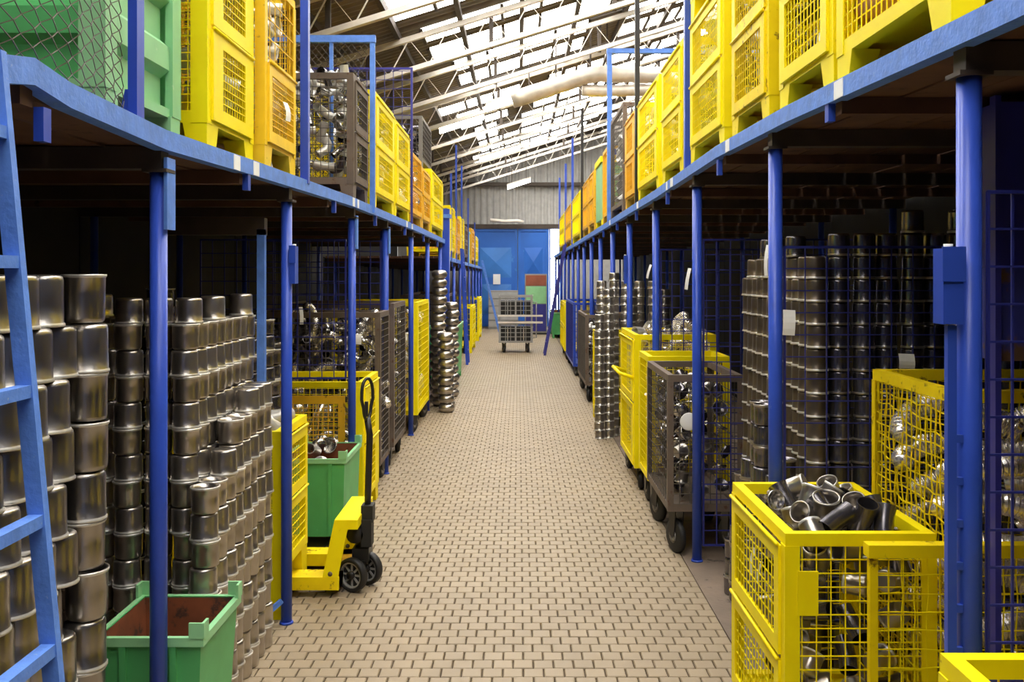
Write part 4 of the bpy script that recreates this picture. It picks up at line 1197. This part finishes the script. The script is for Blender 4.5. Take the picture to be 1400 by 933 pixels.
# ------------------------------------------------------------------ tubs
def tub(label, x0, x1, y0, y1, z0, h, feet, wall=0.012, ears=True, flare=0.03):
    cx, cy = (x0 + x1) / 2, (y0 + y1) / 2
    t = thing('steel_tub', label, 'tub', (cx, cy, z0))
    a, b, c, d = x0 - cx, x1 - cx, y0 - cy, y1 - cy
    e = flare
    out_lo = [(a + e, c + e, feet), (b - e, c + e, feet), (b - e, d - e, feet), (a + e, d - e, feet)]
    out_hi = [(a, c, h), (b, c, h), (b, d, h), (a, d, h)]
    w = wall
    in_hi = [(a + w, c + w, h), (b - w, c + w, h), (b - w, d - w, h), (a + w, d - w, h)]
    in_lo = [(a + e + w, c + e + w, feet + w), (b - e - w, c + e + w, feet + w), (b - e - w, d - e - w, feet + w), (a + e + w, d - e - w, feet + w)]
    vs_ = out_lo + out_hi + in_hi
    fs = [(3, 2, 1, 0)]
    for i in range(4):
        j = (i + 1) % 4
        fs += [(i, j, 4 + j, 4 + i), (4 + i, 4 + j, 8 + j, 8 + i)]
    MB().add(vs_, fs).build('tub_shell', 'green', t)
    fs = [(0, 1, 2, 3)]
    for i in range(4):
        j = (i + 1) % 4
        fs.append((j, i, 4 + i, 4 + j))
    MB().add(in_lo + [(p[0], p[1], p[2] - 0.004) for p in in_hi], fs).build('lining', 'rustin', t)
    MB().ring((a - 0.012, c - 0.012, h - 0.03), X_, Y_, b - a + 0.024, d - c + 0.024, 0.02, 0.02, Z_, 0.032).build('rim', 'palegreen', t)
    # upright pressing on the near face
    for xx in (a + 0.10, b - 0.10):
        MB().prism([(c + e - 0.006 - 0.012, feet + 0.01), (c + e + 0.01, feet + 0.01), (c + 0.01, h - 0.03), (c - 0.006 - 0.004, h - 0.03)], 'x', xx - 0.012, xx + 0.012).build('stiffener', 'green', t)
    if ears:
        for (xx, yy, sx, sy) in ((a, c, 1, 1), (b, c, -1, 1), (a, d, 1, -1), (b, d, -1, -1)):
            l_angle(MB(), xx - sx * 0.012, yy - sy * 0.012, sx, sy, h, h + 0.055, 0.055, 0.01).build('corner_ear', 'palegreen', t)
    for (xx, yy) in ((a + e, c + e), (b - e - 0.06, c + e), (a + e, d - e - 0.06), (b - e - 0.06, d - e - 0.06)):
        MB().box(xx, xx + 0.06, yy, yy + 0.06, 0, feet).build('foot', 'green', t)
    return t


tub('green steel tub with rusty inside by the nearest left post', -1.515, -1.135, 3.40, 3.84, 0.0, 0.595, 0.06)
tub('green steel tub on the pallet truck, a few parts inside', -1.62, -1.19, 6.5, 7.13, 0.0, 0.625, 0.09, ears=True, flare=0.015)
for (px, py, y, k) in ((437, 604, 6.98, 'disc'), (427, 600, 6.9, 'stub'), (452, 600, 7.05, 'disc')):
    put('tub_part', k, (PX(px, y), y, 0.615), (R(70), 0.3, px), 'bright loose part lying on the rear of the green tub load', 'part', 'parts in the green tub', 0.9)
put('tub_part', 'cup', (-1.40, 6.75, 0.54), (R(100), 0.2, 0), 'single steel cup lying near the front of the rear green tub', 'cup', 'cup in tub')
t = tub('green steel bin far left under the deck end', -1.5, -1.03, 15.9, 17.6, 0.0, 1.0, 0.1, ears=False)
t = tub('green bin far right beside the end door', 0.95, 1.45, 27.5, 29.5, 0.0, 0.75, 0.1, ears=False)
tag(MB().box(-1.95, -1.02, 5.9, 6.45, 0.0, 0.02).build('floor_board', 'wood'), 'flat worn brown board on the floor before the green tub', 'board')

# ------------------------------------------------------------------ pallet truck
pt = thing('pallet_truck', 'yellow hand pallet truck with black upright handle, left side', 'pallet truck', (-1.0, 5.65, 0))
for yy in (-0.10, 0.36):
    fk = MB().prism([(-0.05, 0.045), (-0.05, 0.12), (-0.98, 0.12), (-1.08, 0.085), (-1.08, 0.06), (-1.0, 0.045)], 'y', yy, yy + 0.15).build('fork', 'yellow_worn', pt)
    MB().lathe([(0.01, 0.02), (0.04, 0.02), (0.04, 0.12), (0.01, 0.12)], 14, (-0.9, yy, 0.04), axis='y').build('load_roller', 'black', fk) if False else None
    MB().box(-0.93, -0.85, yy + 0.03, yy + 0.12, 0.0, 0.05).build('load_roller', 'black', fk)
for yy in (-0.10, 0.47):
    MB().prism([(-0.145, 0.12), (-0.055, 0.12), (0.0, 0.40), (0.06, 0.40), (0.06, 0.455), (-0.075, 0.455)], 'y', yy, yy + 0.02).build('head_plate', 'yellow', pt)
    MB().tube((-0.10, yy - 0.004, 0.14), (-0.10, yy + 0.024, 0.14), 0.014, 12).build('pivot_bolt', 'brown', pt)
MB().box(-0.14, -0.05, -0.08, 0.47, 0.045, 0.12).build('cross_member', 'orange', pt)
MB().box(-0.075, 0.06, -0.08, 0.47, 0.40, 0.455).build('head_top', 'yellow', pt)
MB().tube((0.05, 0.14, 0.16), (0.05, 0.14, 0.40), 0.045, 16).build('pump', 'blacksteel', pt)
MB().box(0.0, 0.10, 0.06, 0.22, 0.16, 0.24).build('pump_base', 'blacksteel', pt)
MB().box(0.06, 0.12, 0.03, 0.13, 0.26, 0.42).build('valve_block', 'black', pt)
MB().tube((0.02, 0.03, 0.33), (0.02, 0.22, 0.33), 0.05, 14).build('pedal_drum', 'black', pt)
ax = R(28)
for s_ in (-0.075, 0.075):
    px_, py_ = 0.045 + s_ * sin(ax), 0.08 + s_ * cos(ax)
    wh = MB().lathe([(0.078, -0.024), (0.094, -0.024), (0.1, -0.016), (0.1, 0.016), (0.094, 0.024), (0.078, 0.024), (0.074, 0.0)], 28, axis='y').build('steering_wheel', 'black', pt, (px_, py_, 0.1), (0, 0, -ax))
    sp = MB()
    MB().lathe([(0.068, -0.019), (0.079, -0.02), (0.079, 0.02), (0.068, 0.019), (0.068, -0.019)], 24, axis='y').build('wheel_rim', 'greysheet', wh)
    MB().lathe([(0.001, -0.026), (0.022, -0.026), (0.024, 0.026), (0.001, 0.026)], 14, axis='y').build('hub', 'blacksteel', wh)
    for k in range(8):
        a = 2 * pi * k / 8
        MB().bar((0.02 * cos(a), 0, 0.02 * sin(a)), (0.07 * cos(a), 0, 0.07 * sin(a)), 0.012).build('spoke', 'greysheet', wh)
MB().tube((0.045 - 0.08 * sin(ax), 0.08 - 0.08 * cos(ax), 0.1), (0.045 + 0.08 * sin(ax), 0.08 + 0.08 * cos(ax), 0.1), 0.014, 10).build('axle', 'blacksteel', pt)
MB().box(0.02, 0.075, 0.05, 0.12, 0.10, 0.17).build('wheel_yoke', 'blacksteel', pt)
MB().sweep([(0.085, 0.1, 0.42), (0.09, 0.1, 0.60), (0.10, 0.1, 0.92), (0.085, 0.1, 1.02)], 0.02, 10).build('handle_shaft', 'blacksteel', pt)
MB().box(0.055, 0.125, 0.05, 0.15, 0.40, 0.50).build('handle_joint', 'black', pt)
lp = []
for k in range(24):
    a = 2 * pi * k / 24
    lp.append((0.085 + 0.026 * cos(a) * (0.6 if sin(a) < 0 else 1), 0.1 + 0.05 * cos(a), 1.135 + 0.125 * (abs(sin(a)) ** 0.7) * (1 if sin(a) > 0 else -1)))
MB().sweep(lp, 0.010, 8, closed=True).build('handle_loop', 'blacksteel', pt)
MB().box(0.07, 0.09, 0.09, 0.11, 1.03, 1.12).build('release_lever', 'black', pt)


# ------------------------------------------------------------------ ladders
def ladder(label, foot, head, y0, y1, n, w=0.028, m='fascia', z_first=0.28, step=0.305):
    t = thing('ladder', label, 'ladder', (foot[0], y0, 0))
    dx, dz = head[0] - foot[0], head[1]
    for yy in (0, y1 - y0):
        MB().hexa([(-w, yy - 0.012, 0), (w, yy - 0.012, 0), (w, yy + 0.012, 0), (-w, yy + 0.012, 0)],
                  [(dx - w, yy - 0.012, dz), (dx + w, yy - 0.012, dz), (dx + w, yy + 0.012, dz), (dx - w, yy + 0.012, dz)]).build('stile', m, t)
    for k in range(n):
        zz = z_first + k * step
        f = zz / dz
        if f > 0.97:
            break
        MB().box(dx * f - 0.016, dx * f + 0.016, 0.012, y1 - y0 - 0.012, zz - 0.014, zz + 0.014).build('rung', m, t)
    return t


ladder('blue steel ladder leaning on left deck, cut by left edge', (-0.955, 0), (-1.178, 2.40), 1.70, 2.14, 9, w=0.019, z_first=0.184, step=0.29)
ladder('blue ladder standing against the far left deck', (-1.06, 0), (-1.18, 2.4), 19.6, 20.1, 8, m='blue')
ladder('blue ladder leaning steeply at the far left end by the door', (-0.62, 0), (-1.18, 2.3), 30.4, 30.9, 8, m='fascia')
ladder('blue ladder leaning on the far right deck, foot in the aisle', (0.60, 0), (1.08, 2.56), 21.8, 22.3, 8, m='navy')

# ------------------------------------------------------------------ trolley in the aisle
ty = 22.5
tr = thing('trolley', 'grey two-tier wire trolley standing in the middle of the aisle', 'trolley', (PX(705, ty), ty + 0.35, 0))
wx = 0.40
for (xx, yy) in ((-wx + 0.12, -0.28), (wx - 0.12, -0.28), (-wx + 0.12, 0.28), (wx - 0.12, 0.28)):
    castor(tr, xx, yy, 0.085, 0.24, ang=R(20))
for z0_, z1_ in ((0.24, 0.72), (0.86, 1.36)):
    MB().box(-wx, wx, -0.35, 0.35, z0_, z0_ + 0.03).build('tier_floor', 'greyframe', tr)
    MB().ring((-wx, -0.36, z0_), X_, Z_, 2 * wx, z1_ - z0_, 0.04, 0.04, Y_, 0.03).build('front_frame', 'greysheet', tr)
    MB().ring((-wx, 0.33, z0_), X_, Z_, 2 * wx, z1_ - z0_, 0.04, 0.04, Y_, 0.03).build('back_frame', 'greysheet', tr)
    MB().box(-0.02, 0.02, -0.36, -0.33, z0_ + 0.04, z1_ - 0.04).build('mullion', 'greysheet', tr)
    MB().wires((-wx + 0.04, -0.345, z0_ + 0.04), X_, Z_, 2 * wx - 0.08, z1_ - z0_ - 0.08, 0.115, 0.11, 0.014).build('tier_wires', 'greysheet', tr, kind='stuff')
    for xx in (-wx, wx):
        MB().wires((xx, -0.33, z0_), Y_, Z_, 0.66, z1_ - z0_, 0.11, 0.11, 0.01).build('side_wires', 'greysheet', tr, kind='stuff')
for (xx, yy) in ((-wx, -0.36), (wx - 0.03, -0.36), (-wx, 0.33), (wx - 0.03, 0.33)):
    MB().box(xx, xx + 0.03, yy, yy + 0.03, 0.7, 0.88).build('corner_post', 'greysheet', tr)
MB().box(-wx - 0.02, wx + 0.24, -0.40, -0.37, 0.70, 0.745).build('bumper_rail', 'whitesteel', tr)
MB().box(-wx - 0.02, wx + 0.24, -0.40, -0.37, 0.86, 0.90).build('bumper_rail', 'whitesteel', tr)
MB().sweep([(wx, -0.2, 0.35), (wx + 0.09, -0.2, 0.35), (wx + 0.09, -0.2, 1.2), (wx, -0.2, 1.2)], 0.014, 8).build('push_handle', 'greysheet', tr)
for i in range(4):
    for z0_ in (0.275, 0.895):
        o = MB().box(-0.085, 0.085, -0.28, 0.28, 0, 0.34).build('dark_crate', 'blacksteel', None, (PX(705, ty) - 0.285 + i * 0.19, ty + 0.35, z0_))
        tag(o, 'dark crate on the ' + ('lower' if z0_ < 0.5 else 'upper') + ' tier of the aisle trolley', 'crate', 'crates in trolley tier ' + ('low' if z0_ < 0.5 else 'high'))

# end-of-aisle furniture
cb = thing('cupboard', 'cupboard with red-brown and pale green panels before the blue door', 'cupboard', (PX(733, 29), 29.2, 0))
MB().box(-0.34, 0.34, 0.0, 0.5, 0.05, 1.86).build('body', 'greysheet', cb)
MB().box(-0.31, 0.31, -0.02, 0.0, 1.50, 1.82).build('top_panel', 'redbrown', cb)
MB().box(-0.31, 0.31, -0.02, 0.0, 0.95, 1.48).build('middle_panel', 'palegreen', cb)
MB().box(-0.31, 0.31, -0.02, 0.0, 0.10, 0.93).build('lower_panel', 'navy', cb)
MB().box(-0.34, 0.34, 0, 0.5, 0.0, 0.05).build('plinth', 'blacksteel', cb)
gb = thing('grey_cabinet', 'low grey slatted cabinet at the foot of the blue door', 'cabinet', (PX(688, 31.8), 31.9, 0))
MB().box(-0.5, 0.5, 0, 0.5, 0, 1.3).build('body', 'greysheet', gb)
for k in range(5):
    MB().box(-0.48, 0.48, -0.02, 0, 0.08 + k * 0.24, 0.28 + k * 0.24).build('slat', 'wallsheet', gb)


# ------------------------------------------------------------------ paper tags
def paper(px, py, y, w, h, label, tilt=0.0, rz=0.0, curl=0.01):
    hw = w / 2
    vs_, fs = [], []
    for i in range(5):
        zz = -h * i / 4
        yy = -curl * sin(i / 4 * pi) - 0.004 * i
        vs_ += [(-hw, yy, zz), (hw, yy, zz), (hw, yy + 0.0008, zz), (-hw, yy + 0.0008, zz)]
    for i in range(4):
        k = i * 4
        for q in range(4):
            fs.append((k + q, k + (q + 1) % 4, k + 4 + (q + 1) % 4, k + 4 + q))
    fs += [(0, 1, 2, 3), (19, 18, 17, 16)]
    o = MB().add(vs_, fs).build('paper_tag', 'paper', None, (PX(px, y), y, PZ(py, y)), (0, tilt, rz))
    return tag(o, label, 'tag')


paper(69, 403, 2.86, 0.026, 0.095, 'white paper tag on the cups behind the near ladder', R(6), R(50))
paper(338, 606, 4.50, 0.022, 0.12, 'white paper slip on the cups behind the near green tub', R(8), R(60))
paper(411, 420, 7.2, 0.03, 0.13, 'small white tag on dark cans past the second left post', 0, R(40))
paper(488, 457, 8.32, 0.08, 0.09, 'square white tag on the dark grey roll cage, left', 0, R(5))
paper(1079, 424, 4.34, 0.055, 0.115, 'white folded tag on the right wire screen beside the second right post', R(3), R(-5))
paper(1239, 484, 4.33, 0.07, 0.065, 'white tag on the dark shells above the crumpled yellow cage', R(2), R(-5))
paper(1050, 335, 4.62, 0.02, 0.15, 'long narrow tag hanging at the left of second right post', 0, R(-50))
paper(943, 367, 6.2, 0.022, 0.14, 'white strip hanging left of the third right post', R(8), R(-30))
paper(890, 362, 8.07, 0.02, 0.12, 'white strip hanging left of the fourth right post', R(14), R(-30))
paper(1032, 750, 3.95, 0.03, 0.11, 'white card in the flap of the foreground cage', 0, R(-80))
paper(1042, 768, 3.85, 0.02, 0.09, 'narrow white card in the flap of the foreground cage', 0, R(-80))
paper(390, 140, 4.98, 0.05, 0.10, 'white tag on the flap of the orange left deck cage', 0, R(75))
bpy.context.view_layer.update()
